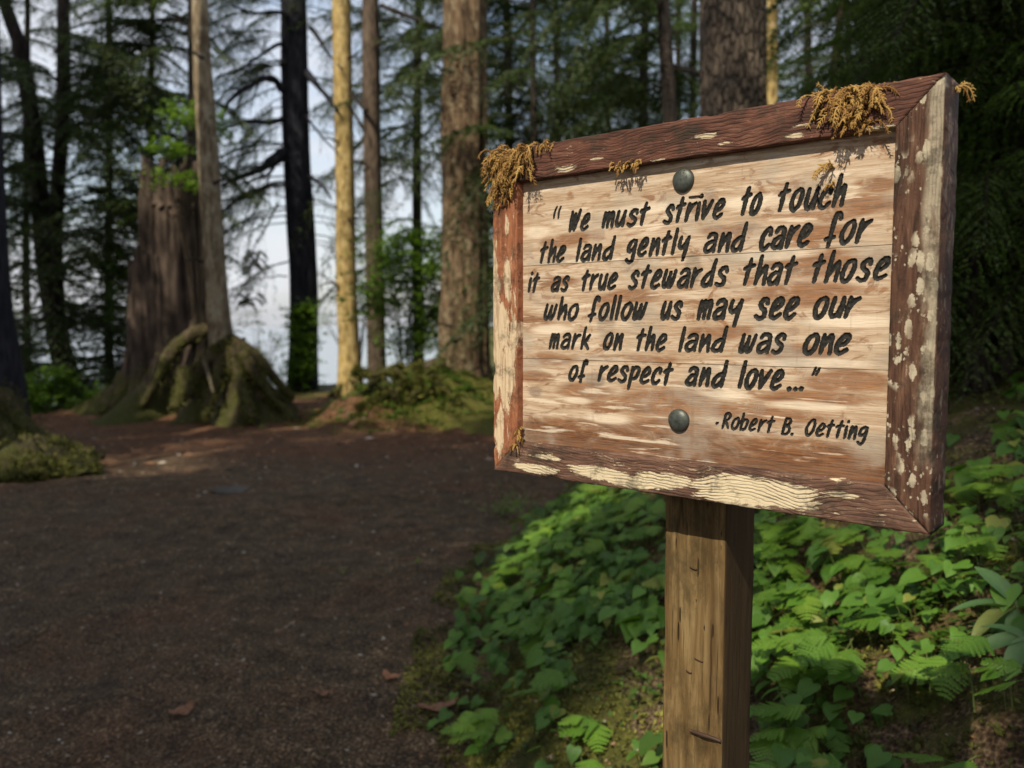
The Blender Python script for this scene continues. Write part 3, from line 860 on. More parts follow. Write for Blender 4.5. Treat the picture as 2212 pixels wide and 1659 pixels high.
        mb.add(bx, [[0, 4, 5, 1], [1, 5, 6, 2], [2, 6, 7, 3], [3, 7, 4, 0], [4, 7, 6, 5]])
        pl = mb.build('plank', mats[k], sign, False)
    # backing board closing the hairline joints
    mb = MB()
    bx = S(np.array([ua, ub, ub, ua, ua, ub, ub, ua]), np.array([.0302] * 4 + [.0576] * 4), np.array([za, za, zb, zb] * 2))
    mb.add(bx, [[0, 1, 2, 3], [0, 4, 5, 1], [1, 5, 6, 2], [2, 6, 7, 3], [3, 7, 4, 0], [4, 7, 6, 5]])
    mb.build('backing_board', mats[0], sign)
    for k in range(len(letters)):
        fs = Q[cid == k]
        if len(fs): emit('letter', fs, M['paint'], True)
build_board()

def build_post():
    pu0, pu1 = -.3440, -.2545
    n = 150
    z = np.linspace(GZ - .25, 1.62, n)
    r = .003
    cs = []
    W = pu1 - pu0
    for cx, cy, a0 in ((r, r, math.pi), (W - r, r, 1.5 * math.pi), (W - r, W - r, 0), (r, W - r, .5 * math.pi)):
        for t in np.linspace(a0, a0 + .5 * math.pi, 4): cs.append((cx + r * math.cos(t), cy + r * math.sin(t)))
        nx, ny = {math.pi: (1, 0), 1.5 * math.pi: (0, 1), 0: (-1, 0), .5 * math.pi: (0, -1)}[a0]
        px, py = cs[-1]
        for q in np.linspace(.15, .85, 6): cs.append((px + nx * q * (W - 2 * r), py + ny * q * (W - 2 * r)))
    cs = np.array(cs)
    c = cs - W / 2
    ZZ = z[:, None] + 0 * c[:, 0][None]
    k = 1 + .006 * fbm(ZZ * 6, np.arctan2(c[:, 1], c[:, 0])[None] * 3, 0, 4, 3) + .010 * fbm(ZZ * 25, np.arctan2(c[:, 1], c[:, 0])[None] * 14, 0, 8, 2)
    # a sliver split off the near edge low on the post, under the wire
    split = ss(.905, .895, ZZ) * (cs[:, 0][None] > W * .42) * (cs[:, 0][None] < W * .98) * (cs[:, 1][None] < .004)
    ang = fbm(ZZ * 9, cs[:, 0][None] * 90, 0, 6, 2)
    yy = .0580 + .0005 + W / 2 + c[:, 1][None] * k + split * (.004 + .003 * (ang > 0))
    P = S(pu0 + W / 2 + c[:, 0][None] * k, yy, ZZ)
    mb = MB(); m = len(cs)
    mb.add(P, grid_faces(n, m, True))
    mb.f.append(np.arange(m)[None] + (n - 1) * m); mb.m.append(np.zeros(1, int))
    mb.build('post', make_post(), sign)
    # rusty wire end across the post, staples in the post face
    mb = MB()
    tube(mb, S(np.array([-.302, -.285, -.268, -.256]), np.array([.0595, .0575, .0575, .0590]), np.array([.9020, .9030, .9035, .9020])), [.0022, .0028, .0028, .002], 8, 14, rough=.2)
    mb.build('wire', M['rust'], sign)
    for (u, zz, w) in ((-.3000, 1.127, .010), (-.290, 1.004, .012), (-.3045, .984, .008)):
        mb = MB()
        tube(mb, S(np.array([u - w / 2, u - w / 2 + .001, u + w / 2 - .001, u + w / 2]), np.array([.0600, .0570, .0570, .0600]), np.array([zz, zz + .0005, zz - .001, zz - .001])), [.0008], 6, 10)
        mb.build('staple', M['rust'], sign)
build_post()

def bolt(u, z, marks):
    mb = MB()
    prof = [(.0148, .0135), (.0148, .0118), (.0142, .0104), (.0126, .0088), (.0100, .0074), (.0068, .0065), (.0034, .0061), (.0008, .0060)]
    th = np.linspace(0, 2 * np.pi, 40, endpoint=False)
    R = np.array([p[0] for p in prof])[:, None] * (1 + .012 * np.sin(th * 3)[None]); Yd = np.array([p[1] for p in prof])[:, None] + 0 * th[None]
    mb.add(S(u + R * np.cos(th)[None], Yd, z + R * np.sin(th)[None]), grid_faces(len(prof), 40, True))
    o = mb.build('bolt', M['metal'], sign, True)
    if marks:
        for c, uu, dz in (('J', -.0025, .0075), ('Z', .0022, .0082), ('A', .0058, .0018), ('A', -.0085, -.0048)):
            st = {'J': [[(.5, 1), (.5, .2), (.1, .1)]], 'Z': [[(0, 1), (.6, 1)], [(.6, 1), (0, 0)], [(0, 0), (.6, 0)]], 'A': [[(0, 0), (.35, 1)], [(.35, 1), (.7, 0)], [(.15, .4), (.55, .4)]]}[c]
            mk = MB()
            for s_ in st:
                q = np.array(s_) * .0032
                uq = u + uu + q[:, 0]; zq = z + dz + q[:, 1]
                rr = np.hypot(uq - u, zq - z)
                yq = np.interp(rr, [p[0] for p in prof[::-1]], [p[1] for p in prof[::-1]]) - .0001
                tube(mk, S(uq, yq, zq), [.00035], 5, max(3, len(q)))
            mk.build('raised_mark', M['metal'], o)
    return o
bolt(-.2985, 1.6300, True)
bolt(-.3000, 1.3290, False)
mb = MB()
tube(mb, S(np.array([-.2905, -.2890, -.2750, -.2735]), np.array([.0150, .0122, .0122, .0150]), np.array([1.6085, 1.6090, 1.6090, 1.6085])), [.0011, .0009, .0009, .0014], 6, 12)
mb.build('staple', M['rust'], sign)

# moss on the sign
def strand(mb, p, d, L, rnd, side=True, tint=None, w=.0011):
    """one drooping feather-moss shoot: a thin stem with short leafy side shoots"""
    n = 8
    pts = [np.array(p, float)]
    dd = np.array(d, float); dd /= np.linalg.norm(dd)
    for i in range(n):
        dd = dd + np.array([rnd.uniform(-.25, .25), rnd.uniform(-.2, .2), -.34 + rnd.uniform(-.15, .15)])
        dd /= np.linalg.norm(dd)
        pts.append(pts[-1] + dd * L / n)
    t0 = tint if tint is not None else rnd.uniform(.2, .9)
    tube(mb, np.array(pts), [w * 1.1, w * 1.3, w * .5], 5, n + 1, t0, cap=False)
    if side:
        for i in range(1, n):
            for sg in (-1, 1):
                q = pts[i]
                ax = pts[min(i + 1, n)] - pts[i - 1]; ax /= np.linalg.norm(ax) + 1e-9
                sd = np.cross(ax, np.array([rnd.uniform(-.3, .3), 1, rnd.uniform(-.3, .3)])); sd /= np.linalg.norm(sd) + 1e-9
                if rnd.random() < .25: continue
                l = L * rnd.uniform(.10, .30) * (1 - .5 * i / n)
                e = q + sg * sd * l * .75 + ax * l * .6 + np.array([0, 0, -l * .2])
                tube(mb, np.array([q, (q + e) / 2 + np.array([0, 0, l * .1]), e]), [w * .9, w * 1.0, w * .35], 4, 3, min(1, t0 + rnd.uniform(-.1, .2)), cap=False)
def moss(name, label, seeds, seed, cat='moss'):
    rnd = random.Random(seed)
    u0, z0 = seeds[0][0], seeds[0][3]
    base = S(u0, 0, z0)
    mb = MB()
    for (ua, ub, y_, za, zb, n, L0, L1) in [(s[0], s[1], s[2], s[3], s[4], s[5], s[6], s[7]) for s in seeds]:
        for i in range(n):
            u = rnd.uniform(ua, ub); z = rnd.uniform(za, zb); y = rnd.uniform(y_[0], y_[1])
            out = -1 if y < .02 else rnd.choice((-1, 0, .3))
            strand(mb, S(u, y, z), (rnd.uniform(-.8, .8), out * rnd.uniform(.08, .5), rnd.uniform(-.1, .6)), rnd.uniform(L0, L1) * rnd.choice((.6, .8, 1, 1.2)), rnd, w=rnd.uniform(.0006, .0011), tint=rnd.uniform(0, 1) ** .8)
    me = mb.mesh(name, M['moss_gold'], True)
    v = np.empty(len(me.vertices) * 3); me.vertices.foreach_get('co', v); v = v.reshape(-1, 3)
    v[:] -= base
    me.vertices.foreach_set('co', v.ravel())
    R = Matrix.Rotation(math.atan2(DU[1], DU[0]), 4, 'Z')
    o = link(name, me, None, Vector((o_xy[0], o_xy[1], GZ)) + R.to_3x3() @ Vector(base))
    o.rotation_euler = (0, 0, math.atan2(DU[1], DU[0]))
    o['kind'] = 'thing'
    return tag(o, label, cat)
moss('moss_clump', 'golden brown moss hanging over the upper left corner of the sign frame',
     [(-.606, -.50, (.0, .050), 1.6985, 1.706, 150, .015, .034), (-.604, -.535, (-.003, .002), 1.672, 1.700, 95, .018, .040), (-.604, -.567, (-.003, .001), 1.640, 1.672, 34, .014, .028),
      (-.598, -.567, (-.002, .001), 1.622, 1.640, 14, .008, .016), (-.558, -.545, (-.003, .004), 1.66, 1.675, 7, .028, .045), (-.51, -.485, (.0, .012), 1.698, 1.703, 12, .01, .02)], 5)
moss('moss_clump', 'golden brown moss draped over the top rail near its right mitre',
     [(-.135, -.060, (.0, .050), 1.699, 1.706, 105, .014, .030), (-.125, -.060, (-.003, .002), 1.680, 1.702, 70, .016, .032), (-.105, -.066, (-.003, .002), 1.662, 1.682, 26, .014, .026),
      (-.066, -.030, (.01, .05), 1.700, 1.704, 12, .008, .016)], 6)
moss('moss_tuft', 'small tuft of dry moss on the top rail\'s lower edge, right of the left clump',
     [(-.398, -.350, (-.002, .0), 1.652, 1.662, 34, .006, .013)], 7)
moss('moss_tuft', 'drooping moss shoot at the back of the sign\'s upper right corner',
     [(-.004, .004, (.040, .054), 1.690, 1.702, 12, .018, .034)], 8)
moss('moss_tuft', 'thin moss wisps in the lower left inner corner of the sign frame',
     [(-.558, -.552, (-.003, .012), 1.278, 1.300, 14, .010, .022), (-.566, -.555, (-.002, .0), 1.268, 1.276, 5, .012, .02)], 9)
moss('moss_sprig', 'single orange moss sprig lying above the last letter of touch', [(-.1140, -.1125, (.0115, .0125), 1.622, 1.624, 3, .028, .036), (-.1150, -.1135, (.0115, .0125), 1.603, 1.606, 5, .007, .011)], 10)

# ------------------------------------------------------------------ branches (shared meshes)
def perp(a):
    a = a / (np.linalg.norm(a) + 1e-9)
    b = np.cross(a, [0, 0, 1.]); 
    if np.linalg.norm(b) < .1: b = np.array([1., 0, 0])
    return b / np.linalg.norm(b)
def branch_mesh(name, L, seed, leaf, space, lw, droop=.22, mat='needle', wood='twig', bare=.14, dens=1.0, lift=.18, tw_step=.024, sag=(.25, .8)):
    """a conifer bough along +x: curved limb, alternate side twigs, flat sprays of short leaf blades"""
    rnd = np.random.default_rng(seed)
    mb = MB()
    n = 14
    s = np.linspace(0, 1, n)
    ax = np.stack([L * s * (1 - .08 * s), .05 * L * np.sin(s * 3 + seed), L * (lift * s - (lift + droop) * s * s)], -1)
    ax[:, 1] += .035 * L * np.cumsum(rnd.normal(0, .35, n)) * .6
    ax[:, 2] += .02 * L * np.cumsum(rnd.normal(0, .35, n)) * .6
    tube(mb, ax, [.006 * L + .004, .004 * L, .002], 5, n, .5, 1, cap=False)
    C, D = [], []
    ds = tw_step
    q = bare
    side = 1
    while q < 1:
        p = np.array([np.interp(q, s, ax[:, i]) for i in range(3)])
        T = np.array([np.interp(min(1, q + .03), s, ax[:, i]) for i in range(3)]) - p
        T /= np.linalg.norm(T) + 1e-9
        Sd = perp(T) * side
        l = L * (.40 * (1 - q) ** .7 + .05) * rnd.uniform(.6, 1.1)
        d = T * .75 + Sd * .8 + np.array([0, 0, rnd.uniform(-.18, .08)])
        d /= np.linalg.norm(d)
        m = max(3, int(l / space))
        t = np.linspace(0, 1, m)
        tw = p + d * (t * l)[:, None] + np.array([0, 0, -1.]) * ((t ** 2) * l * rnd.uniform(*sag))[:, None]
        tube(mb, tw[[0, m // 2, -1]], [.0022 * L ** .5, .001], 3, 3, .5, 1, cap=False)
        for k in range(m):
            for sg in (-1, 1):
                if rnd.random() > dens: continue
                dd = d * .8 + sg * perp(d) * rnd.uniform(.5, 1.) + np.array([0, 0, rnd.uniform(-.7, .2)])
                C.append(tw[k]); D.append(dd / np.linalg.norm(dd) * leaf * rnd.uniform(.6, 1.25) * (1 - .4 * t[k]))
        side = -side
        q += ds * rnd.uniform(.6, 1.3)
    C = np.array(C); D = np.array(D)
    Pn = np.cross(D, np.array([0, 0, 1.]) + rnd.normal(0, .75, D.shape)); Pn /= np.linalg.norm(Pn, axis=1)[:, None] + 1e-9
    Ln = np.linalg.norm(D, axis=1)[:, None]
    w = Pn * lw * .5 * (Ln / leaf)
    v = np.stack([C, C + D * .45 + w, C + D, C + D * .45 - w], 1)
    tint = np.repeat(np.clip(rnd.normal(.45, .25, len(C)), 0, 1), 4)
    mb.add(v, np.arange(len(C) * 4).reshape(-1, 4), tint, 0)
    return mb.mesh(name, [M[mat], M[wood]])
BR = {
 'mid': [branch_mesh('branch', 3.0, k, .12, .055, .045, .25 + .05 * k) for k in (1, 2, 3, 16)],
 'thin': [branch_mesh('branch', 3.0, k, .12, .065, .04, .3, 'needle', 'twig', .2, .62, .1, .035, (.5, 1.3)) for k in (4, 5, 17)],
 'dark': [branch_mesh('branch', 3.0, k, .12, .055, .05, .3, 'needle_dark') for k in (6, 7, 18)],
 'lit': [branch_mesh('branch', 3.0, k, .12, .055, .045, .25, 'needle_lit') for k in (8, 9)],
 'near': [branch_mesh('branch', 1.6, k, .034, .016, .013, .35, 'needle_lit', 'twig', .1) for k in (12, 13, 19)],
 'near_lit': [branch_mesh('branch', 1.6, k, .034, .016, .013, .3, 'shrub', 'twig', .1) for k in (14,)],  # brighter leaf colour painted on sapling boughs in place of light
 'roof': [branch_mesh('branch', 4.0, k, .32, .17, .14, .12, 'needle_dark', 'twig', .1, tw_step=.04) for k in (10, 11)],
}
BL = {'mid': 3., 'thin': 3., 'dark': 3., 'lit': 3., 'near': 1.6, 'near_lit': 1.6, 'roof': 4.}

# places the photograph shows in sunlight: branches are kept off the rays that reach them
SUNLIT = [((.20, 1.07, 1.48), .42), ((.08, 1.18, 1.62), .25), ((.36, .95, 1.48), .3), ((.21, 1.12, .95), .12), ((.21, 1.12, .7), .1)]
def add_sun(px, py, Y, r): SUNLIT.append((tuple(at(px, py, Y)), r))
for q in (0, 90, 180, 250): add_sun(738, q, 17.5, .35)
for q in (560, 640, 720, 800): add_sun(750, q, 17.5, .4)
for q in (230, 300, 360): add_sun(447, q, 12.4, .3)
add_sun(800, 180, 17, .3); add_sun(980, 20, 14, .5); add_sun(1030, 100, 14, .3)
add_sun(800, 800, 13.2, 1.0); add_sun(880, 850, 12.6, .7); add_sun(750, 885, 14.2, 1.3); add_sun(770, 840, 15.0, .9); add_sun(870, 620, 14.9, 1.0); add_sun(850, 540, 14.9, .8)
add_sun(330, 995, 9.0, .05); add_sun(1330, 1090, 4.9, .05)
SV = np.array(SUN)
def shades(c, rad):
    c = np.array(c)
    for p, r in SUNLIT:
        d = c - np.array(p)
        t = d @ SV
        if t > .5 and np.linalg.norm(d - SV * t) < r + rad: return True
    return False
def in_view(c, rad):
    if c[1] < .2: return False
    d = math.hypot(c[0], c[1])
    if c[1] < 0: return False
    el = math.atan2(c[2] - EYE, c[1])
    return abs(c[0] / c[1]) < .64 + rad / c[1] and -.6 < el < math.radians(21.5) + rad / c[1]

NB = [0]
def add_branches(tree, origin, kind, zs, azs, lens, pitch=(0., .25), rnd=None, clear=False, r0=.05):
    """branches from a trunk at heights zs, azimuth range azs (degrees), length range"""
    rnd = rnd or random
    for z in zs:
        az = math.radians(rnd.uniform(*azs))
        L = rnd.uniform(*lens)
        tilt = rnd.uniform(*pitch)
        k = L / BL[kind]
        base = Vector(origin) + Vector((math.cos(az) * r0, math.sin(az) * r0, z))
        mid = base + Vector((math.cos(az), math.sin(az), tilt * .3)) * L * .55
        if shades(mid, L * (.42 if kind == 'roof' else .36)): continue
        if clear and (in_view(mid, L * .75)): continue
        o = bpy.data.objects.new('branch', random.choice(BR[kind]))
        COL.objects.link(o)
        o.parent = tree
        o.location = base - tree.location
        o.rotation_euler = (rnd.uniform(-.25, .25), -tilt, az)
        o.scale = (k, k * rnd.choice((-1, 1)) * rnd.uniform(.8, 1.1), k)
        NB[0] += 1

# ------------------------------------------------------------------ trunks
def trunk(parent, pts, radii, mat, ns=28, n=40, flare=0.0, lobes=5, flute=.04, fine=.03, seed=0, knots=(), fh=.35, name='trunk'):
    P0 = np.array([tuple(p) for p in pts], float)
    zb = P0[0][2]
    def ring(th, s, P):
        z = P[:, 2][:, None] - zb
        r = 1 + flute * fbm(np.cos(th) * 3.2 + 0 * z, np.sin(th) * 3.2 + 0 * z, z * .22, seed, 3) + fine * fbm(np.cos(th) * 11 + 0 * z, np.sin(th) * 11 + 0 * z, z * 1.1, seed + 3, 2)
        if flare:
            l = .55 + .45 * np.cos(th * lobes + seed) + .5 * vnoise(np.cos(th) * 2.5 + 0 * z, np.sin(th) * 2.5 + 0 * z, 0, seed + 9)
            r = r + flare * np.exp(-np.maximum(z, 0) / fh) * np.clip(l, .1, 1.6)
        for (kt, kz, w, hgt, dpt) in knots:
            a = np.angle(np.exp(1j * (th - kt)))
            r = r - dpt * np.exp(-(a / w) ** 2 - ((z - kz) / hgt) ** 2)
        return r
    mb = MB()
    tube(mb, P0 - np.array(parent.location), radii, ns, n, .5, ring=ring)
    return mb.build(name, mat, parent, True)
def ground_pt(px, Y, dz=0.0):
    p = at(px, 800, Y)
    return Vector((p.x, Y, float(ground_z(p.x, Y)) + dz))
def tree(name, label, cat, px_path, Y, wpx, mat, group=None, up=6.0, base_py=None, sink=.15, **kw):
    """px_path: where the trunk runs in the picture, top first; wpx: its width there; grows on above the frame"""
    pts = [at(x, y, Y) for x, y in px_path][::-1]
    b = Vector((pts[0].x, Y, float(ground_z(pts[0].x, Y)) - sink))
    if pts[0].z < b.z + .4: pts[0] = b
    else: pts = [b] + pts
    dirv = (pts[-1] - pts[-2]).normalized()
    pts.append(pts[-1] + dirv * up)
    w = [q * Y / 1790 / 2 for q in wpx]
    r = list(w[::-1]) + [w[0] * .55]
    o = thing(name, b, label, cat, group)
    trunk(o, pts, r, mat, **kw)
    return o, pts
def limb(parent, px_pts, Y, r0, r1, mat=None, name='limb', dy=0.0, ns=7):
    P = []
    for i, q in enumerate(px_pts):
        t = i / max(1, len(px_pts) - 1)
        P.append(np.array(at(q[0], q[1], Y + dy * t)) - np.array(parent.location))
    mb = MB()
    tube(mb, np.array(P), [r0, (r0 + r1) * .5, r1], ns, len(P) * 4, .5, rough=.38, rseed=int(px_pts[0][0]))
    return mb.build(name, mat or M['bark_dark'], parent, True)

R_ = random.Random
# far left pair
tA, _ = tree('spruce_tree', 'dark left-hand trunk that bends in towards its twin at the far left', 'tree', [(8, 0), (45, 110), (78, 330), (98, 560), (128, 740), (160, 880)], 16.2, [26, 32, 36, 40, 50, 62], M['bark_dark'], ns=16, n=40, flute=.05)
tB, _ = tree('spruce_tree', 'straight dark trunk just right of the bent one at the far left', 'tree', [(138, 0), (136, 250), (124, 420), (120, 600), (150, 880)], 16.9, [26, 28, 30, 34, 44], M['bark_dark'], ns=16, n=40, flute=.05)
# near left trunk, partly out of frame
tC, _ = tree('spruce_tree', 'thick near trunk cut by the left edge, its root running onto the path', 'tree', [(-70, 0), (-60, 400), (-48, 650), (-30, 830), (-25, 985)], 9.6, [110, 116, 122, 140, 170], M['bark_blue'], ns=28, n=60, flare=.35, fh=.35, lobes=4, flute=.06)
limb(tC, [(0, 850), (45, 915), (110, 950), (170, 972), (222, 988)], 9.4, .13, .03, M['root_moss'], 'root', -.9)
limb(tC, [(-20, 900), (20, 940), (60, 970), (110, 995)], 9.3, .10, .04, M['root_moss'], 'root', -1.0)

# mossy lump at the left edge with a dark hollow under it
def mossy_lump():
    c = at(60, 985, 8.0)
    base = Vector((c.x, 8.0, float(ground_z(c.x, 8.0))))
    o = thing('mossy_stump', base, 'low mossy root lump with a dark hollow beneath, at the left edge of the path', 'stump')
    nu, nv = 26, 44
    ph = np.linspace(-.12, math.pi / 2, nu)[:, None]; th = np.linspace(0, 2 * np.pi, nv, endpoint=False)[None]
    r = 1 + .20 * fbm(np.cos(th) * 1.8 + 0 * ph, np.sin(th) * 1.8 + 0 * ph, ph * 2, 4, 4)
    x = .62 * np.cos(ph) ** .8 * np.cos(th) * r if False else .62 * np.sign(np.cos(ph)) * np.abs(np.cos(ph)) ** .7 * np.cos(th) * r
    y = .5 * np.sign(np.cos(ph)) * np.abs(np.cos(ph)) ** .7 * np.sin(th) * r
    z = .33 * np.sin(ph) * r + 0 * th
    z = z * (1 - .35 * ss(.0, .6, x))
    und = ss(.25, -.05, ph + 0 * th) * np.exp(-((th - 5.35) / .6) ** 2)
    x = x * (1 - .3 * und); y = y * (1 - .55 * und)
    z = z + .05 * fbm(x * 6, y * 6, 0, 3, 3)
    mb = MB(); mb.add(np.stack([x, y, z], -1), grid_faces(nu, nv, True))
    mb.build('moss_cover', M['root_moss'], o, True)
    return o
lump = mossy_lump()

# the great broken stump
def big_stump():
    Y = 13.6
    b = ground_pt(400, Y, -.15)
    o = thing('tree_stump', b, 'huge broken red-brown stump with flared base, left of the middle', 'stump')
    def body(cpx, rad, top, seed, flare, name, col=M['stump'], jag=.35, Yc=Y, flute=.16):
        nz_, nt = 70, 96
        th = np.linspace(0, 2 * np.pi, nt, endpoint=False)[None]
        s = np.linspace(0, 1, nz_)[:, None]
        c = at(cpx, 700, Yc)
        ztop = top + jag * fbm(np.cos(th) * 3, np.sin(th) * 3, 0, seed, 3) + jag * .5 * vnoise(np.cos(th) * 9, np.sin(th) * 9, 0, seed + 1)
        z = (b.z - .1) + s * (ztop - b.z + .1)
        h = z - b.z
        rr = rad * (1 + flute * fbm(np.cos(th) * 2.6 + 0 * z, np.sin(th) * 2.6 + 0 * z, z * .15, seed, 3) + .05 * fbm(np.cos(th) * 12 + 0 * z, np.sin(th) * 12 + 0 * z, z * .9, seed + 2, 2))
        rr = rr + flare * np.exp(-h / .42) * (.75 + .45 * np.cos(th * 5 + seed)) + flare * .12 * np.exp(-h / 1.5)
        rr = rr * (1 - .12 * ss(.8, 1, s))
        X = np.stack([c.x - b.x + rr * np.cos(th), (Yc - b.y) + rr * .85 * np.sin(th), z - b.z], -1)
        # hollow top: turn the lip inwards and down
        inner = X[-1] * np.array([1, 1, 1.]); ctr = inner.mean(0)
        lip = ctr + (inner - ctr) * np.array([.72, .72, 1.]) ; lip[:, 2] -= .05
        pit = ctr + (inner - ctr) * np.array([.5, .5, .2]); pit[:, 2] -= .7
        A = np.concatenate([X, lip[None], pit[None]])
        mb = MB(); mb.add(A, grid_faces(nz_ + 2, nt, True)[:, ::1])
        mb.f.append((np.arange(nt)[None] + (nz_ + 1) * nt)); mb.m.append(np.zeros(1, int))
        return mb.build(name, col, o, True)
    body(385, .47, 3.75, 3, .95, 'trunk', flute=.24)
    body(318, .27, 2.5, 8, .6, 'broken_slab', jag=.22, Yc=13.35, flute=.28)
    body(452, .26, 1.25, 14, .5, 'root_buttress', jag=.25, Yc=13.1, flute=.2)
    limb(o, [(470, 700), (440, 714), (405, 728), (365, 775), (335, 830), (300, 888), (292, 905)], 12.9, .12, .07, M['root_moss'], 'root', -.5, 10)
    limb(o, [(405, 800), (392, 850), (380, 885)], 12.7, .14, .10, M['root_moss'], 'root', -.3, 8)
    limb(o, [(330, 800), (270, 858), (215, 892)], 13.1, .13, .05, M['root_moss'], 'root', -.2, 9)
    # splinters along the broken top
    for q in ((318, 380, 352, 398), (300, 352, 338, 392), (360, 352, 372, 395), (395, 362, 388, 398), (425, 372, 420, 402)):
        limb(o, [(q[2], q[3] + 50), (q[0], q[1] + 22)], 13.3, .08, .02, M['stump'], 'splinter')
    return o
stump = big_stump()

# alder growing over the stump
tD, _ = tree('alder_tree', 'slim mottled alder whose mossy roots straddle the big stump', 'tree', [(432, 0), (438, 150), (448, 300), (459, 480), (470, 650), (480, 745), (492, 850)], 12.5, [33, 38, 41, 43, 50, 66, 120], M['bark_mottle'], ns=44, n=80, flare=.9, fh=.36, lobes=5, flute=.05, fine=.03, seed=2)
for pts, r0, r1, dy in (([(488, 735), (530, 780), (570, 835), (610, 888)], .12, .04, -.1), ([(478, 750), (470, 810), (450, 870), (440, 905)], .10, .05, -.5), ([(482, 740), (510, 800), (530, 860), (545, 905)], .11, .05, -.5),
                         ([(492, 730), (545, 765), (590, 815), (632, 862)], .12, .05, .3), ([(470, 760), (430, 800), (408, 860)], .12, .07, -.2)):
    limb(tD, pts, 12.3, r0, r1, M['root_moss'], 'root', dy, 9)
limb(tD, [(436, 770), (452, 815), (462, 850)], 11.95, .03, .02, M['snag'], 'snag_root', -.1)
# skirt of moss over its roots
def skirt(parent, px, py, Y, rx, ry, hz, seed):
    c = at(px, py, Y); bz = float(ground_z(c.x, Y))
    nu, nv = 24, 48
    s = np.linspace(0, 1, nu)[:, None]; th = np.linspace(0, 2 * np.pi, nv, endpoint=False)[None]
    f = 1 + .38 * fbm(np.cos(th) * 3 + 0 * s, np.sin(th) * 2 + 0 * s, s * 1.5, seed, 4)
    rad = (.16 + .84 * s ** 1.35) * f
    x = rx * rad * np.cos(th); y = ry * rad * np.sin(th)
    z = hz * (1 - s) ** 1.2 + 0 * th + .10 * fbm(x * 5, y * 5, 0, seed, 4) - .08 * s
    mb = MB(); mb.add(np.stack([x + c.x - parent.location.x, y + Y - parent.location.y, z + bz - parent.location.z], -1), grid_faces(nu, nv, True)[:, ::-1])
    return mb.build('moss_skirt', M['root_moss'], parent, True)
skirt(tD, 505, 885, 12.5, 1.15, .65, 1.12, 4)
skirt(stump, 320, 880, 13.3, 1.0, .6, .75, 12)

# dark spruce with gnarled limbs
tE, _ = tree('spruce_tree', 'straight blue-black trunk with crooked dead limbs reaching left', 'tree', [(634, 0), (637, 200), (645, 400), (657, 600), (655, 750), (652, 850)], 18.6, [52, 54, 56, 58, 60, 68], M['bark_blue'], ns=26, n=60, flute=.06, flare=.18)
for pts, r0, r1 in (([(612, 333), (590, 345), (567, 363), (540, 376), (507, 387), (480, 402)], .13, .03), ([(607, 193), (592, 172), (570, 170), (545, 184), (520, 196), (493, 222), (478, 260)], .085, .025),
                    ([(610, 257), (585, 266), (560, 264), (520, 267), (480, 280)], .055, .02), ([(615, 93), (590, 102), (553, 127), (515, 150), (467, 167)], .05, .015), ([(618, 30), (585, 25), (547, 29), (500, 10)], .05, .02),
                    ([(602, 345), (580, 375), (547, 387), (520, 420), (480, 455)], .035, .01), ([(592, 350), (560, 440), (520, 490), (492, 510)], .025, .008), ([(567, 365), (555, 410), (530, 470)], .02, .008),
                    ([(662, 158), (688, 185), (713, 217), (730, 240)], .07, .03), ([(672, 60), (690, 85), (712, 120), (740, 150)], .05, .02), ([(668, 380), (695, 400), (715, 430)], .05, .02), ([(660, 250), (700, 300), (730, 330)], .03, .01),
                    ([(560, 180), (545, 215), (540, 250)], .02, .006), ([(520, 195), (500, 190), (470, 205)], .02, .006), ([(553, 127), (535, 110), (510, 100)], .02, .006)):
    limb(tE, pts, 18.3, r0, r1, M['bark_blue'], 'limb', -1.2)
def lichen(parent, px, py, Y, n, seed):
    rnd = random.Random(seed); mb = MB()
    c = np.array(at(px, py, Y)) - np.array(parent.location)
    for i in range(n):
        p = c + np.array([rnd.gauss(0, .08), rnd.gauss(0, .08), rnd.gauss(0, .12)])
        strand(mb, p, (rnd.uniform(-1, 1), rnd.uniform(-1, 1), .3), rnd.uniform(.15, .4), rnd, True, .2, .012)
    mb.build('hanging_moss', M['moss_green'], parent)
lichen(tE, 545, 555, 17.6, 22, 1); lichen(tE, 536, 640, 17.6, 16, 2)
limb(tE, [(600, 440), (570, 500), (548, 540), (538, 640)], 17.9, .02, .008, M['bark_dark'], 'limb', -.3)

# the sunlit pale trunk, its neighbour, and the cedar by the sign
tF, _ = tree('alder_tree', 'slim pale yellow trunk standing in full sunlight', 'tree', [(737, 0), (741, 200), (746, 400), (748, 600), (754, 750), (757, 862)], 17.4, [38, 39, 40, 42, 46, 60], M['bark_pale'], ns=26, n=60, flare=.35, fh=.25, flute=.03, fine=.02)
limb(tF, [(748, 828), (728, 844), (708, 856)], 17.2, .06, .03, M['root_moss'], 'root', -.1)
limb(tF, [(762, 826), (795, 842), (830, 852)], 17.1, .06, .03, M['root_moss'], 'root', -.3)
tG, _ = tree('hemlock_tree', 'grey-brown trunk just right of the sunlit pale one', 'tree', [(800, 0), (803, 250), (808, 500), (814, 800)], 17.0, [37, 36, 40, 46], M['bark_mid'], ns=22, n=50, flute=.05)
tH, _ = tree('cedar_tree', 'large fluted cedar trunk directly left of the sign', 'tree', [(1004, 0), (1004, 200), (1003, 400), (1005, 600), (1006, 760), (1008, 900)], 14.2, [86, 88, 92, 95, 100, 118], M['bark_cedar'], ns=72, n=150, flute=.17, fine=.06, flare=.16, fh=.3, seed=6, knots=((-1.75, 3.85, .22, .13, .5), (-1.3, 3.1, .2, .25, .15)))
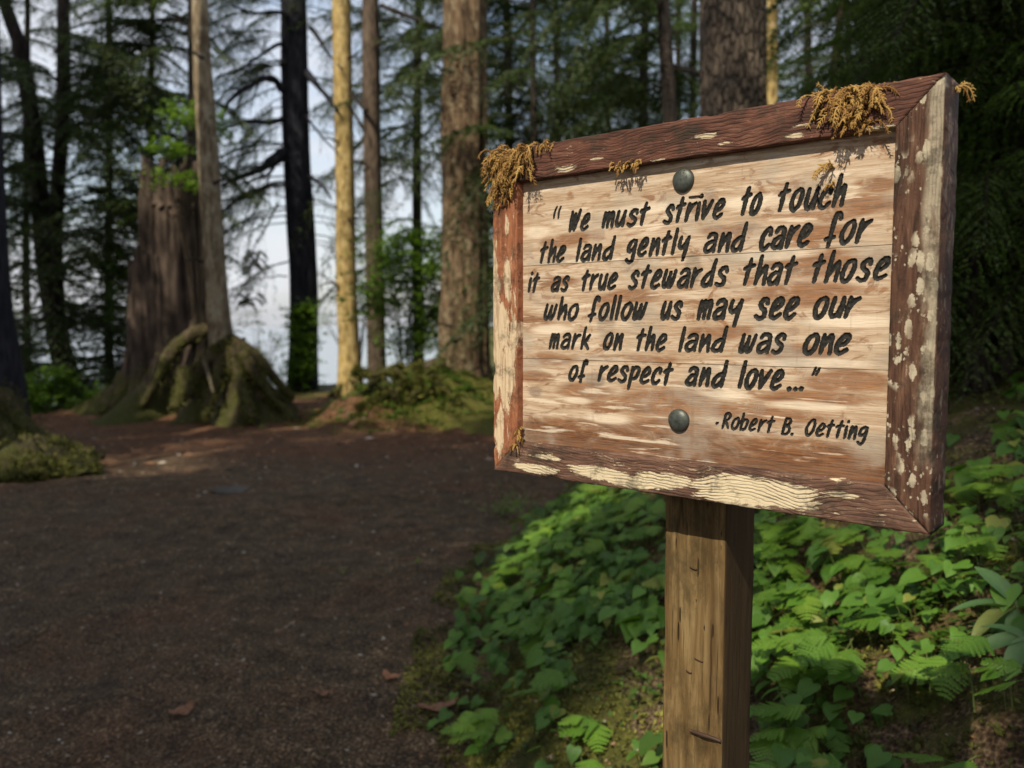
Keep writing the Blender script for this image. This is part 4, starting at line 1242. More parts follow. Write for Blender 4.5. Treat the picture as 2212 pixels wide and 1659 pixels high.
tI, _ = tree('hemlock_tree', 'broad rough-barked trunk rising behind the middle of the sign', 'tree', [(1584, 0), (1586, 240), (1588, 700), (1590, 900)], 8.6, [132, 133, 140, 150], M['bark_plate'], ns=72, n=120, flute=.06, fine=.05, seed=9, knots=((-1.2, 4.3, .16, .12, .2),))
tJ, _ = tree('hemlock_tree', 'dark slender trunk left of the broad one above the sign', 'tree', [(1432, 0), (1440, 130), (1448, 260), (1455, 700)], 12.0, [28, 32, 34, 38], M['bark_dark'], ns=16, n=40, flute=.05)
tK, _ = tree('hemlock_tree', 'thin trunk farthest left of those rising behind the sign top', 'tree', [(1395, 0), (1390, 160), (1386, 700)], 17, [18, 22, 24], M['bark_dark'], ns=12, n=30)
tL, _ = tree('hemlock_tree', 'thinnest dark stem squeezed between slender and broad trunks above the sign', 'tree', [(1500, 0), (1497, 230), (1495, 700)], 17.5, [14, 15, 18], M['bark_dark'], ns=10, n=30)
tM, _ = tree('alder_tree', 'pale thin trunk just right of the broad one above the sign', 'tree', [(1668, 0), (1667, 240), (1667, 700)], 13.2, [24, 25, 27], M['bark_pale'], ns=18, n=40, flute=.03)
tN, _ = tree('spruce_tree', 'narrow dark trunk behind the slim alder top', 'tree', [(414, 0), (416, 290), (420, 700)], 16.0, [16, 18, 24], M['bark_dark'], ns=10, n=30)
tO, _ = tree('hemlock_tree', 'small crooked snag beside the moss on the sign top', 'tree', [(1812, 60), (1806, 150), (1818, 300), (1822, 700)], 9.0, [12, 22, 24, 26], M['bark_mid'], ns=14, n=40, up=.6, flute=.12)
for tq, cx_, Yq, lst in ((tF, 741, 17.2, (120, 300, 470, 610)), (tG, 804, 16.8, (90, 350, 520, 620)), (tH, 1004, 13.7, (150, 520, 700)), (tD, 452, 12.3, (120, 390, 560))):
    for k, q in enumerate(lst):
        sg = -1 if (k + len(lst)) % 2 else 1
        w_ = 44 if tq is tH else 20
        limb(tq, [(cx_ + sg * w_ * .5, q + 6), (cx_ + sg * (w_ + 6), q), (cx_ + sg * (w_ + 14 + 6 * k), q - 8 + 5 * k)], Yq, .03, .012, M['twig'], 'branch_stub', -.1, 6)
limb(tG, [(822, 12), (870, 30), (941, 59), (990, 80)], 16.6, .05, .02, M['bark_dark'], 'limb', -.6)
limb(tG, [(792, 240), (770, 215), (754, 200)], 16.6, .05, .02, M['bark_dark'], 'limb', .3)
limb(tG, [(792, 290), (775, 262), (758, 235), (748, 225)], 16.9, .04, .02, M['bark_dark'], 'limb', .3)
limb(tI, [(1520, 165), (1480, 150), (1455, 140)], 8.7, .03, .012, M['bark_dark'], 'limb', .5)
limb(tJ, [(1425, 90), (1390, 60), (1340, 30)], 12.0, .02, .008, M['twig'], 'limb', -.4)
for k in range(9):
    y0 = 120 + k * 17
    limb(tK, [(1386, y0), (1310 - 6 * k, y0 - 18 + 4 * (k % 3)), (1220 - 9 * k, y0 - 6 + 9 * (k % 4))], 16.6, .018, .005, M['twig'], 'limb', -.5, 5)
for k in range(7):
    y0 = 40 + k * 26
    limb(tO, [(1812, y0 + 40), (1780 - 4 * k, y0 + 10), (1730 - 9 * k, y0 + 20)], 9.0, .009, .003, M['snag'], 'limb', -.3, 5)

def fuzz(parent, objs, n, size, seed, name='moss'):
    """short mossy shoots and litter standing on the surface of the given parts"""
    rnd = np.random.default_rng(seed); mb = MB()
    for o in objs:
        me = o.data
        v = np.empty(len(me.vertices) * 3); me.vertices.foreach_get('co', v); v = v.reshape(-1, 3)
        c = np.empty(len(me.polygons) * 3); me.polygons.foreach_get('center', c); c = c.reshape(-1, 3)
        nn = np.empty(len(me.polygons) * 3); me.polygons.foreach_get('normal', nn); nn = nn.reshape(-1, 3)
        ar = np.empty(len(me.polygons)); me.polygons.foreach_get('area', ar)
        pr = ar * np.where(fbm(c[:, 0] * 3, c[:, 1] * 3, c[:, 2] * 3, seed, 3) > -.2, 1, .1)
        k = rnd.choice(len(c), int(n), p=pr / pr.sum())
        P = c[k] + rnd.normal(0, 1, (len(k), 3)) * np.sqrt(ar[k])[:, None] * .45
        N = nn[k]
        for q in range(2):
            D = N * rnd.uniform(.1, .9, (len(k), 1)) + rnd.normal(0, .6, (len(k), 3)); D /= np.linalg.norm(D, axis=1)[:, None]
            W = np.cross(D, rnd.normal(0, 1, D.shape)); W /= np.linalg.norm(W, axis=1)[:, None]
            s = size * rnd.uniform(.3, 1.2, (len(k), 1))
            mb.add(np.stack([P - W * s * .1, P + D * s * .5 + W * s * .3, P + D * s, P + D * s * .5 - W * s * .3], 1), np.arange(len(k) * 4).reshape(-1, 4), np.repeat(np.clip(rnd.normal(.35, .3, len(k)), 0, 1), 4))
    o = mb.build(name, M['moss_green'], parent)
    o['kind'] = 'stuff'
    return o
fuzz(lump, [lump.children[0]] , 5000, .035, 3, 'moss')
for t_, n_ in ((tC, 1600), (stump, 1500), (tD, 2200), (tF, 900)):
    objs_ = [c_ for c_ in t_.children if c_.name.split('.')[0] in ('root', 'moss_skirt', 'root_buttress')]
    fuzz(t_, objs_, int(n_ * .55), .034, len(objs_) + n_)
    bpy.context.view_layer.update()
# ------------------------------------------------------------------ crowns on those trees
rA = R_(21)
def rr_(a, b, n, r): return [r.uniform(a, b) for _ in range(n)]
add_branches(tA, tA.location, 'mid', rr_(1.5, 9.5, 40, rA), (-140, 60), (2., 3.6), (-.1, .25), rA)
add_branches(tB, tB.location, 'mid', rr_(2.0, 9.5, 40, rA), (-120, 60), (2., 3.8), (-.1, .25), rA)
add_branches(tN, tN.location, 'mid', rr_(3.0, 9.5, 26, rA), (120, 250), (1.8, 3.2), (-.1, .25), rA)
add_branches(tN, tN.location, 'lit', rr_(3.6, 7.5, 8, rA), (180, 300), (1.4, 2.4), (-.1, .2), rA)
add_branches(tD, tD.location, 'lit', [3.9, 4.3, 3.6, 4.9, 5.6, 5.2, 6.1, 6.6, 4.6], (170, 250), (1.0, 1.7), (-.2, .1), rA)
add_branches(tE, tE.location, 'thin', rr_(2.6, 9.5, 30, rA), (130, 230), (1.8, 3.0), (-.25, .1), rA, r0=.25)
add_branches(tE, tE.location, 'thin', rr_(2.5, 9.5, 20, rA), (-40, 40), (1.2, 2.0), (-.25, .1), rA, r0=.25)
add_branches(tG, tG.location, 'thin', rr_(3.5, 9.5, 18, rA), (-60, 240), (1.2, 2.2), (-.2, .1), rA)
add_branches(tH, tH.location, 'mid', rr_(2.4, 8.8, 14, rA), (70, 170), (1.2, 2.2), (-.1, .2), rA, r0=.3)
add_branches(tJ, tJ.location, 'mid', rr_(3.0, 7.5, 30, rA), (60, 220), (1.6, 2.8), (-.2, .2), rA)
add_branches(tK, tK.location, 'mid', rr_(3.5, 9.5, 34, rA), (90, 270), (2.0, 3.4), (-.2, .2), rA)
add_branches(tL, tL.location, 'lit', rr_(3.0, 8.5, 40, rA), (-60, 240), (1.2, 2.2), (-.2, .2), rA)
add_branches(tE, tE.location, 'mid', rr_(4.6, 9.5, 16, rA), (120, 240), (1.4, 2.6), (-.3, .1), rA, r0=.25)
add_branches(tG, tG.location, 'mid', rr_(4.0, 9.5, 16, rA), (0, 360), (1.0, 1.9), (-.3, .1), rA, r0=.15)
add_branches(tF, tF.location, 'mid', rr_(6.2, 9.5, 8, rA), (100, 260), (1.0, 1.8), (-.3, .1), rA, r0=.15)
# more conifers farther back, mostly crown
far = [('young hemlock tree reaching the frame top left of the twin trunks', -60, 18.5, 24, 'mid'), ('thin hemlock tree behind the twin trunks and stump', 235, 20.0, 18, 'mid'),
       ('dense green hemlock tree behind the cedar, left side', 905, 19.5, 22, 'mid'), ('dense hemlock tree just right of the cedar', 1095, 17.5, 22, 'mid'),
       ('hemlock tree above the left end of the sign', 1200, 21.0, 16, 'mid'), ('hemlock tree with feathery boughs above the sign, farther back', 1310, 24.0, 14, 'lit'),
       ('hemlock tree right of the pale trunk', 1745, 15.0, 18, 'mid'), ('shaded hemlock tree above the right moss clump', 1900, 10.5, 20, 'mid'),
       ('deeply shaded hemlock tree near the upper right corner', 2040, 8.5, 20, 'lit'), ('shaded hemlock tree at the right edge', 2200, 7.6, 22, 'lit'), ('background hemlock tree between pale trunk and corner', 1830, 20.0, 16, 'lit'),
       ('hemlock tree crowding in between the cedar and the slender trunk', 1150, 14.5, 16, 'mid'), ('hemlock tree behind the slender dark trunk above the sign', 1465, 22.0, 14, 'mid'), ('hemlock tree left of the stump, close behind it', 330, 17.5, 16, 'mid'), ('hemlock tree just right of the twin trunks', 60, 19.0, 16, 'mid')]
for i, (lab, px, Y, wd, kind) in enumerate(far):
    rb = R_(100 + i)
    top = at(px, 0, Y).z
    t, _ = tree('hemlock_tree', lab, 'tree', [(px, 0), (px + rb.uniform(-6, 6), 400), (px, 800)], Y, [wd * .8, wd, wd * 1.2], M['bark_dark'], ns=10, n=24, up=7, group='hemlocks in the background')
    n = {'mid': 56, 'lit': 60, 'dark': 80}[kind] if Y < 30 else 40
    lo = .8 if px > 1700 else 1.3
    if 850 < px < 1250: lo = 1.6
    add_branches(t, t.location, kind, rr_(lo, top + 2.5 - t.location.z, n, rb), (0, 360), (1.7, 3.1) if Y > 12 else (1.3, 2.4), (-.15, .25), rb)
# saplings close behind the sign on the right
for i, (lab, px, Y, h) in enumerate([('hemlock sapling close beside the right edge of the sign', 2110, 4.4, 2.9), ('hemlock sapling at the right edge of the picture, behind the pale leaved plant', 2230, 3.9, 2.7), ('taller hemlock sapling behind the two beside the sign', 2150, 5.6, 3.8), ('hemlock sapling hidden mostly by the sign, right side', 1990, 5.4, 3.6), ('bushy hemlock sapling in the gap at the sign\'s right edge', 2085, 5.0, 2.4), ('low hemlock sapling under the taller ones at the right edge', 2190, 4.6, 1.8), ('tall hemlock sapling at the far right, behind the others', 2230, 6.6, 4.2), ('pale green hemlock sapling in front of the others at the right edge', 2165, 3.7, 2.2)]):
    rb = R_(300 + i)
    b = ground_pt(px, Y, -.05)
    t = thing('hemlock_sapling', b, lab, 'sapling', 'hemlock saplings right of the sign')
    trunk(t, [b, b + Vector((.05, 0, h * .5)), b + Vector((.0, .1, h))], [.035, .02, .006], M['twig'], ns=8, n=14, flute=.02)
    add_branches(t, t.location, 'near', rr_(.25, h, 60, rb), (0, 360), (.7, 1.3), (-.15, .2), rb, r0=.02)
    add_branches(t, t.location, 'near_lit', rr_(.3, h, 48, rb), (160, 340), (.6, 1.1), (-.15, .2), rb, r0=.02)

# tall trees out of frame whose high crowns shade the clearing
for i, (x, y, lab) in enumerate([(-4.2, -1.2, 'a'), (-2.6, -5.2, 'b'), (-8.4, 4.6, 'd'), (-9.5, -4.5, 'f'), (-6.0, 2.0, 'h'), (-13.5, 9.5, 'i'), (-9.6, -9.0, 'j'), (-14, 0, 'l'), (-12.5, -10, 'n'), (-6.2, 7.6, 'p'), (-4.6, -7.5, 'q'), (-11, 4, 'r'), (-7.5, -2.5, 's'), (-10.5, 11.5, 't')]):
    rb = R_(500 + i)
    b = Vector((x, y, float(ground_z(x, y)) - .2))
    t = thing('canopy_tree', b, 'tall spruce tree standing beside the viewer, outside the picture', 'tree', 'tall trees around the viewer')
    trunk(t, [b, b + Vector((rb.uniform(-.2, .2), 0, 8)), b + Vector((0, rb.uniform(-.3, .3), 17))], [.32, .24, .08], M['bark_dark'], ns=12, n=14)
    add_branches(t, t.location, 'roof', rr_(6.5, 15.5, 78, rb), (0, 360), (2.2, 4.4), (-.1, .2), rb, clear=True, r0=.2)
for i, (x, y) in enumerate([(-3.4, -3.0), (-1.2, -2.6), (-4.6, -5.2), (-2.0, -7.2), (-6.4, 5.4), (-8.8, 8.2)]):
    rb = R_(700 + i)
    b = Vector((x, y, float(ground_z(x, y)) - .1))
    if any((Vector((x, y, 0)) + Vector((0, 0, q)) - Vector((.2, 1.07, 1.48))).cross(SUN).length < .55 for q in np.linspace(2, 10, 30)): print('thin trunk in the sun path', i)
    t = thing('canopy_tree', b, 'slender young spruce tree beside the viewer, outside the picture', 'tree', 'tall trees around the viewer')
    trunk(t, [b, b + Vector((.1, 0, 5)), b + Vector((0, .1, 10.5))], [.10, .07, .02], M['bark_dark'], ns=10, n=12)
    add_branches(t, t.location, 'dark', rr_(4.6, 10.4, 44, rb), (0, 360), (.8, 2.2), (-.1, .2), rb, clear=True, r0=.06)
print('branches', NB[0])

# ------------------------------------------------------------------ leafy shrubs
def shrub(name, label, centers, Y, n, leaf, mat='shrub', cat='shrub', seed=0, base_px=None, group=None):
    """centers: (px, py, half width px, half height px) of its leafy tiers"""
    rnd = np.random.default_rng(seed)
    bp = base_px or centers[0][0]
    b = ground_pt(bp, Y, -.02)
    o = thing(name, b, label, cat, group)
    B = np.array(b)
    st = MB(); C = []
    tot = sum(c[2] * c[3] for c in centers)
    for c in centers:
        p = np.array(at(c[0], c[1], Y)); rx = c[2] * Y / 1790; rz = c[3] * Y / 1790
        if p[2] - B[2] > .25:
            for q in range(3):
                e = p - B + rnd.normal(0, .3, 3) * rx
                tube(st, np.array([[rnd.normal(0, .05), rnd.normal(0, .05), 0], e * np.array([.4, .4, .55]), e]), [.014, .004], 5, 8)
        k = max(4, int(n * c[2] * c[3] / tot / 14))
        for _ in range(k):
            cl = p + np.array([rnd.normal(0, .55) * rx, rnd.normal(0, .5) * rx, rnd.normal(0, .55) * rz])
            dr = rnd.normal(0, 1, 3); dr[2] *= .25; dr /= np.linalg.norm(dr)
            ln = rnd.uniform(.12, .3)
            for j in range(18):
                C.append(cl + dr * ln * rnd.uniform(-1, 1) + rnd.normal(0, .022, 3) - B)
    C = np.array(C)
    m = len(C)
    D = rnd.normal(0, 1, (m, 3)); D[:, 2] *= .35; D /= np.linalg.norm(D, axis=1)[:, None]
    W = np.cross(D, np.array([0, 0, 1.]) + rnd.normal(0, .3, (m, 3))); W /= np.linalg.norm(W, axis=1)[:, None]
    s = leaf * rnd.uniform(.6, 1.2, (m, 1))
    v = np.stack([C - D * s * .5, C + W * s * .32, C + D * s * .5, C - W * s * .32], 1)
    mb = MB(); mb.add(v, np.arange(m * 4).reshape(-1, 4), np.repeat(np.clip(rnd.normal(.5, .25, m), 0, 1), 4))
    if st.n: st.build('stems', M['twig'], o)
    mb.build('foliage', M[mat], o)
    return o
shrub('huckleberry_shrub', 'bright green leafy shrub between the grey-brown trunk and the cedar', [(880, 590, 95, 60), (915, 520, 55, 30), (830, 650, 70, 45), (925, 690, 50, 50), (835, 550, 40, 40), (900, 735, 80, 25), (940, 610, 40, 80)], 14.9, 11000, .08, seed=1)
shrub('huckleberry_shrub', 'green shrub hiding the foot of the blue-black trunk', [(648, 800, 30, 38), (655, 740, 26, 30), (640, 690, 18, 25), (660, 670, 20, 20)], 18.1, 4200, .09, seed=2)
shrub('huckleberry_shrub', 'low green shrub at the foot of the twin trunks, far left', [(90, 850, 55, 40), (60, 900, 40, 25), (210, 865, 40, 25), (130, 820, 30, 20)], 13.8, 5000, .08, seed=3)
shrub('huckleberry_shrub', 'airy green shrub between the alder roots and blue-black trunk', [(560, 770, 40, 30), (540, 700, 30, 25), (600, 730, 22, 30), (585, 800, 30, 20)], 17.4, 1800, .05, seed=4)
shrub('huckleberry_shrub', 'small yellow-green sapling left of the stump', [(255, 620, 22, 60), (240, 700, 22, 40), (265, 540, 15, 30)], 16.0, 1300, .06, seed=5)
shrub('huckleberry_shrub', 'leafy tuft growing on the slim alder above the stump', [(405, 250, 45, 30), (370, 320, 45, 18), (478, 290, 18, 30), (390, 385, 60, 18), (440, 400, 30, 12)], 12.8, 2200, .06, seed=6, base_px=440)
shrub('huckleberry_shrub', 'green shrub between the pale trunk and its grey-brown neighbour', [(770, 640, 25, 40), (800, 600, 18, 50), (795, 700, 22, 40), (700, 690, 22, 40)], 17.9, 1600, .05, seed=7)
shrub('huckleberry_shrub', 'shaded shrub right of the cedar at the sign\'s left edge', [(1055, 640, 14, 120), (1060, 450, 18, 60), (1056, 300, 20, 60)], 15.6, 1500, .06, seed=8)
shrub('huckleberry_shrub', 'lone leafy spray beside the right edge of the sign, above its middle', [(2105, 470, 26, 22), (2120, 430, 22, 14), (2088, 505, 12, 10)], 3.6, 260, .035, 'fern', seed=9)
shrub('bilberry_plant', 'small green plant alone on the path left of the bank', [(1108, 1092, 32, 16)], 6.3, 420, .022, 'fern', 'plant', seed=10)
shrub('bilberry_plant', 'low mossy plants on the hummock below the sunlit trunk', [(860, 850, 60, 22), (800, 810, 40, 14), (900, 900, 50, 14)], 12.2, 1500, .04, 'moss_green', 'plant', seed=11)
shrub('huckleberry_shrub', 'low dark shrub at the cedar\'s foot', [(1010, 905, 50, 16), (950, 890, 30, 16)], 12.8, 700, .045, 'needle', seed=12)

# hummock roots and a fallen log
b = ground_pt(880, 12.6)
log = thing('fallen_log', b, 'short rotten log on the sunny hummock left of the cedar', 'log')
limb(log, [(850, 822), (900, 800), (960, 786)], 12.9, .12, .09, M['stump'], 'bark', .2, 12)
for q in ([(765, 800), (800, 812), (850, 800), (880, 822)], [(900, 790), (905, 830), (880, 870)], [(860, 790), (868, 820), (856, 850)], [(930, 800), (960, 840), (1000, 880)], [(840, 850), (800, 870), (770, 880)]):
    limb(log, q, 12.2, .055, .03, M['root_moss'], 'root', -.2, 7)
fuzz(log, list(log.children), 900, .045, 5, 'moss')

# ------------------------------------------------------------------ ground cover on the bank
def heart_leaf(seed):
    """a heart-shaped blade along +x, folded along its midrib, tip drooping; unit length"""
    rnd = np.random.default_rng(seed)
    out = [(0.0, 0.0), (-.13, .16), (-.12, .32), (.02, .43), (.22, .46), (.45, .38), (.68, .24), (.86, .09), (1.0, 0.0)]
    x = np.array([p[0] for p in out]); w = np.array([p[1] for p in out])
    wav = rnd.uniform(-1, 1, 9) * .02
    droop = rnd.uniform(.12, .32); fold = rnd.uniform(.12, .42)
    spine_x = np.array([.0, .02, .06, .14, .28, .46, .67, .85, 1.0])
    def h(xx, yy): return -droop * np.clip(xx, 0, 1) ** 2 + fold * np.abs(yy) - .45 * yy * yy
    V_ = []; 
    for sg in (-1, 1):
        V_ += [(x[i], sg * w[i], h(x[i], w[i]) + wav[i]) for i in range(9)]
        V_ += [(.5 * (x[i] + spine_x[i]), sg * w[i] * .5, h(.5 * (x[i] + spine_x[i]), w[i] * .5) + .012) for i in range(9)]
    V_ += [(spine_x[i], 0, h(spine_x[i], 0)) for i in range(9)]
    V_ = np.array(V_)
    F = []
    for sgi in (0, 1):
        o_, md, sp = sgi * 18, sgi * 18 + 9, 36
        for i in range(8):
            a = [sp + i, sp + i + 1, md + i + 1, md + i]; b_ = [md + i, md + i + 1, o_ + i + 1, o_ + i]
            F += [a if sgi == 1 else a[::-1], b_ if sgi == 1 else b_[::-1]]
    mb = MB(); mb.add(V_, np.array(F))
    return mb.mesh('leaf', M['heart'], True)
HEART = [heart_leaf(k) for k in range(6)]
def frond(seed, mat='fern'):
    """triangular oak-fern frond along +x, unit length, toothed pinnae"""
    rnd = np.random.default_rng(seed)
    mb = MB()
    n = 9
    dr = rnd.uniform(.1, .3)
    for i in range(n):
        s = .12 + .86 * i / n
        L = .52 * (1 - s) ** .85 + .04
        for sg in (-1, 1):
            ang = math.radians(rnd.uniform(52, 66)) * sg
            d = np.array([math.cos(ang), math.sin(ang), -.12 + rnd.uniform(-.08, .08)])
            q = np.array([math.sin(ang) * -sg, math.cos(ang) * sg, 0]) * sg
            k = max(3, int(L / .055))
            c = np.array([s, 0, -dr * s * s])
            for j in range(k):
                t = (j + .3) / k
                l = .085 * (1 - t) ** .6 * (.55 + L) + .012
                for e in (-1, 1):
                    tip = c + d * (t * L + l * .45) + q * e * l + np.array([0, 0, -.25 * l - .15 * (t * L) ** 2])
                    a = c + d * (t * L - .012) + np.array([0, 0, -.15 * (t * L) ** 2]); b2 = c + d * ((t + .9 / k) * L) + np.array([0, 0, -.15 * (t * L) ** 2])
                    m1 = (a + tip) / 2 - d * .006 + q * e * .004; m2 = (b2 + tip) / 2 + d * .008
                    mb.add([a, m1, tip, m2, b2], [[0, 1, 2, 3, 4]])
    mb.v = [v for v in mb.v]
    tube(mb, np.array([[-.1, 0, -.02], [.4, 0, -dr * .16], [1, 0, -dr]]), [.008, .005, .002], 4, 6)
    return mb.mesh('frond', M[mat], False)
FROND = [frond(k) for k in range(4)]
def stalk_mesh(pts, r, nm='stem'):
    mb = MB(); tube(mb, np.array(pts), [r, r * .7], 4, 6, cap=False); return mb.mesh(nm, M['stem'])
STALK = [stalk_mesh([(0, 0, 0), (.1 * a, .1 * b2, .55), (.3 * a, .3 * b2, 1)], .018) for a, b2 in ((1, 0), (-.6, .6), (0, -1), (-1, .3))]

def gnormal(x, y):
    e = .05
    gx = (ground_z(x + e, y, False) - ground_z(x - e, y, False)) / (2 * e)
    gy = (ground_z(x, y + e, False) - ground_z(x, y - e, False)) / (2 * e)
    return float(gx), float(gy)
def place_child(o, parent, loc, az, pitch, roll, s):
    o.parent = parent
    o.location = loc
    o.rotation_euler = (roll, pitch, az)
    o.scale = (s, s, s)
def zone(px, py):
    side = 'left of the sign post' if px < 1436 else 'right of the sign post'
    return side
def region_label(px, py, kind):
    if px < 1436:
        if py < 1200: w = 'on the bank directly under the left half of the sign'
        elif px < 1150: w = 'at the path edge left of the post'
        elif py < 1400: w = 'in the dense cover left of the post'
        else: w = 'low on the bare bank left of the post foot'
    else:
        if py < 1220: w = 'on the bank just under the right half of the sign'
        elif px < 1800 and py < 1430: w = 'on the bank close right of the post'
        elif px < 1800: w = 'low down close right of the post'
        elif py < 1430: w = 'on the bank towards the right edge, upper part'
        else: w = 'on the dark soil towards the lower right corner'
    if py < 1000: w = 'beside the right edge of the sign'
    return w
def project(p):
    c, s = math.cos(PITCH), math.sin(PITCH)
    y = p[1]; z = p[2] - EYE
    d = y * c - z * s; v = y * s + z * c
    return 1106 + p[0] / d * 1790, 829.5 - v / d * 1790
def hidden(px, py):
    """behind the sign board or the post"""
    if 1440 < px < 1625 and py > 1080: return True
    return 1075 < px < 2030 and 330 < py < 1015 + (px - 1066) * .14
nrng = np.random.default_rng(77)
cands = []
BEHIND = []
tries = 0
while len(cands) < 620 and tries < 60000:
    tries += 1
    y = nrng.uniform(1.3, 7.4)
    e = float(np.interp(y, EY, EX))
    x = nrng.uniform(e - .05, .68 * y + .4)
    z = float(ground_z(x, y))
    px, py = project((x, y, z + .08))
    if px < 950 or px > 2260 or py > 1720: continue
    if hidden(px, py):
        if nrng.random() < .3 and len(BEHIND) < 420: BEHIND.append((x, y, z, px, py))
        continue
    dx = x - e
    # density: thick on the upper bank, thinner low and near, moss shows at the foot
    dens = 1.0
    if px < 1436:
        if py > 1330: dens = .30 if py < 1450 else .16
        if px < 1090 and py < 1300: dens = .8
        if dx < .12: dens *= .25
    else:
        if py > 1450: dens = .62
        if px > 1900 and py > 1500: dens = .45
    if py < 1000: dens = .05
    if fbm(x * 2.3, y * 2.3, 0, 33, 2) < -.28: dens *= .3
    # equal cover in the picture rather than on the ground
    if nrng.random() > dens * min(1, (y / 5.0) ** 1.0 + .25): continue
    mind = .035 if y < 3 else .05
    if any((x - q[0]) ** 2 + (y - q[1]) ** 2 < mind ** 2 for q in cands[-400:]): continue
    cands.append((x, y, z, px, py))
heart_n = fern_n = 0
cands.sort(key=lambda q: q[1])
cands += BEHIND
EXTRA = MB()
rp = R_(5)
DOWN = None
for (x, y, z, px, py) in cands:
    gx, gy = gnormal(x, y)
    down = math.atan2(-gy - .35, -gx - .12)
    near_f = fbm(x * 1.3 + 5, y * 1.3, 0, 44, 2)
    isfern = not hidden(px, py) and (rp.random() < (.36 if near_f > .0 else .18)) or (py < 1170 and rp.random() < .12)
    w = region_label(px, py, '')
    strip = int((px - 950) // 110)
    along = {0: 'at the very path edge', 1: 'a step in from the path', 2: 'midway from path to post', 3: 'nearer the post than the path', 4: 'almost touching the post', 5: 'by the post', 6: 'just clear of the post', 7: 'midway from post to corner', 8: 'under the sign\'s lower right corner', 9: 'past the sign\'s right corner', 10: 'near the picture edge', 11: 'at the picture edge', 12: 'at the picture edge'}[min(12, max(0, strip))]
    if isfern:
        o = thing('oak_fern', (x, y, z - .01), '', 'fern', 'oak ferns on the bank')
        fern_n += 1
        H = rp.uniform(.07, .15)
        nf = rp.choice((1, 2, 3)); o['label'] = 'light green oak fern with %s, %s, %s' % ({1: 'one frond', 2: 'two fronds', 3: 'three fronds'}[nf], along, {True: 'upper bank', False: 'lower bank'}[py < 1300])
        for k in range(nf):
            fo = link('frond', rp.choice(FROND))
            az = down + rp.uniform(-1.1, 1.1)
            place_child(fo, o, (rp.uniform(-.03, .03), rp.uniform(-.03, .03), H * rp.uniform(.7, 1.2)), az, rp.uniform(-.05, .35), rp.uniform(-.35, .35), rp.uniform(.08, .16) * (1 if y > 3 else .85))
        so = link('stem', rp.choice(STALK)); place_child(so, o, (0, 0, 0), rp.uniform(0, 6), 0, 0, H)
    elif heart_n >= 285 or hidden(px, py):
        # the smaller, farther plants run together
        H = rp.uniform(.05, .12)
        for k in range(rp.choice((3, 4, 5))):
            q = rp.choice(HEART); vv = np.empty(len(q.vertices) * 3); q.vertices.foreach_get('co', vv); vv = vv.reshape(-1, 3)
            R3 = np.array(Matrix.Rotation(down + rp.uniform(-.9, .9), 3, 'Z') @ Matrix.Rotation(rp.uniform(.05, .6), 3, 'Y') @ Matrix.Rotation(rp.uniform(-.5, .5), 3, 'X'))
            vv = (vv * rp.uniform(.034, .07)) @ R3.T + np.array([x + rp.uniform(-.06, .06), y + rp.uniform(-.06, .06), z + H * rp.uniform(.5, 1.25)])
            EXTRA.add(vv, np.array([list(pp.vertices) for pp in q.polygons]), rp.random())
    else:
        heart_n += 1
        o = thing('heart_leaf_plant', (x, y, z - .01), '', 'plant', 'heart-leaved plants on the bank')
        H = rp.uniform(.05, .12)
        nf = rp.choice((3, 4, 5, 6)); o['label'] = 'heart-leaved plant with %s leaves, %s, %s' % ({3: 'three', 4: 'four', 5: 'five', 6: 'six'}[nf], along, 'top of the bank' if py < 1170 else 'upper bank' if py < 1300 else 'lower bank' if py < 1450 else 'foot of the bank')
        kind_s = rp.choice((.75, 1, 1, 1.25))
        for k in range(nf):
            s = rp.uniform(.030, .066) if y < 3.2 else rp.uniform(.034, .066)
            az = down + rp.uniform(-.9, .9)
            hk = H * rp.uniform(.5, 1.25)
            ox_, oy_ = rp.uniform(-.06, .06), rp.uniform(-.06, .06)
            fo = link('leaf', rp.choice(HEART)); place_child(fo, o, (ox_, oy_, hk), az, rp.uniform(.05, .6), rp.uniform(-.5, .5), s * kind_s)
            so = link('stem', STALK[0]); place_child(so, o, (ox_ - math.cos(az) * .3 * hk, oy_ - math.sin(az) * .3 * hk, 0), az, 0, 0, hk)
tag(EXTRA.build('undergrowth', M['creeper'], None, True), 'small heart-shaped leaves crowding the far part of the bank', 'undergrowth', None, 'stuff')
print('plants', heart_n, fern_n, len(cands))

# distinct plants
def lance_plant(px, py, Y, label, sizes, seed):
    rnd = random.Random(seed)
    p = at(px, py, Y)
    o = thing('lance_leaf_plant', p - Vector((0, 0, .0)), label, 'plant')
    gz = float(ground_z(p.x, p.y)); 
    o.location.z = gz
    top = max(.1, p.z - gz)
    mb = MB(); tube(mb, np.array([(0, 0, 0), (.01, 0, top * .5), (0, 0, top)]), [.004, .003], 5, 8); mb.build('stem', M['stem'], o)
    for (az, L, pit) in sizes:
        n = 10
        s = np.linspace(0, 1, n)
        w = np.sin(np.pi * np.clip(s * .93 + .05, 0, 1)) ** .9 * .19
        dr = .35
        rows = []
        for k, q in enumerate((-1, -.5, 0, .5, 1)):
            rows.append(np.stack([s, w * q, -dr * s ** 2 + .12 * abs(q) * w / .15 * .5 + .01 * np.sin(s * 9 + k)], -1))
        mb = MB(); mb.add(np.stack(rows), grid_faces(5, n))
        l = mb.build('leaf', M['pale_leaf'], o, True)
        place_child(l, o, (0, 0, top * rnd.uniform(.8, 1.)), math.radians(az), pit, rnd.uniform(-.4, .4), L)
    return o
lance_plant(2190, 1360, 1.75, 'pale grey-green plant with long pointed leaves at the right edge', [(160, .12, -.15), (192, .125, .25), (118, .11, -.8), (240, .10, .5), (30, .1, .1)], 3)
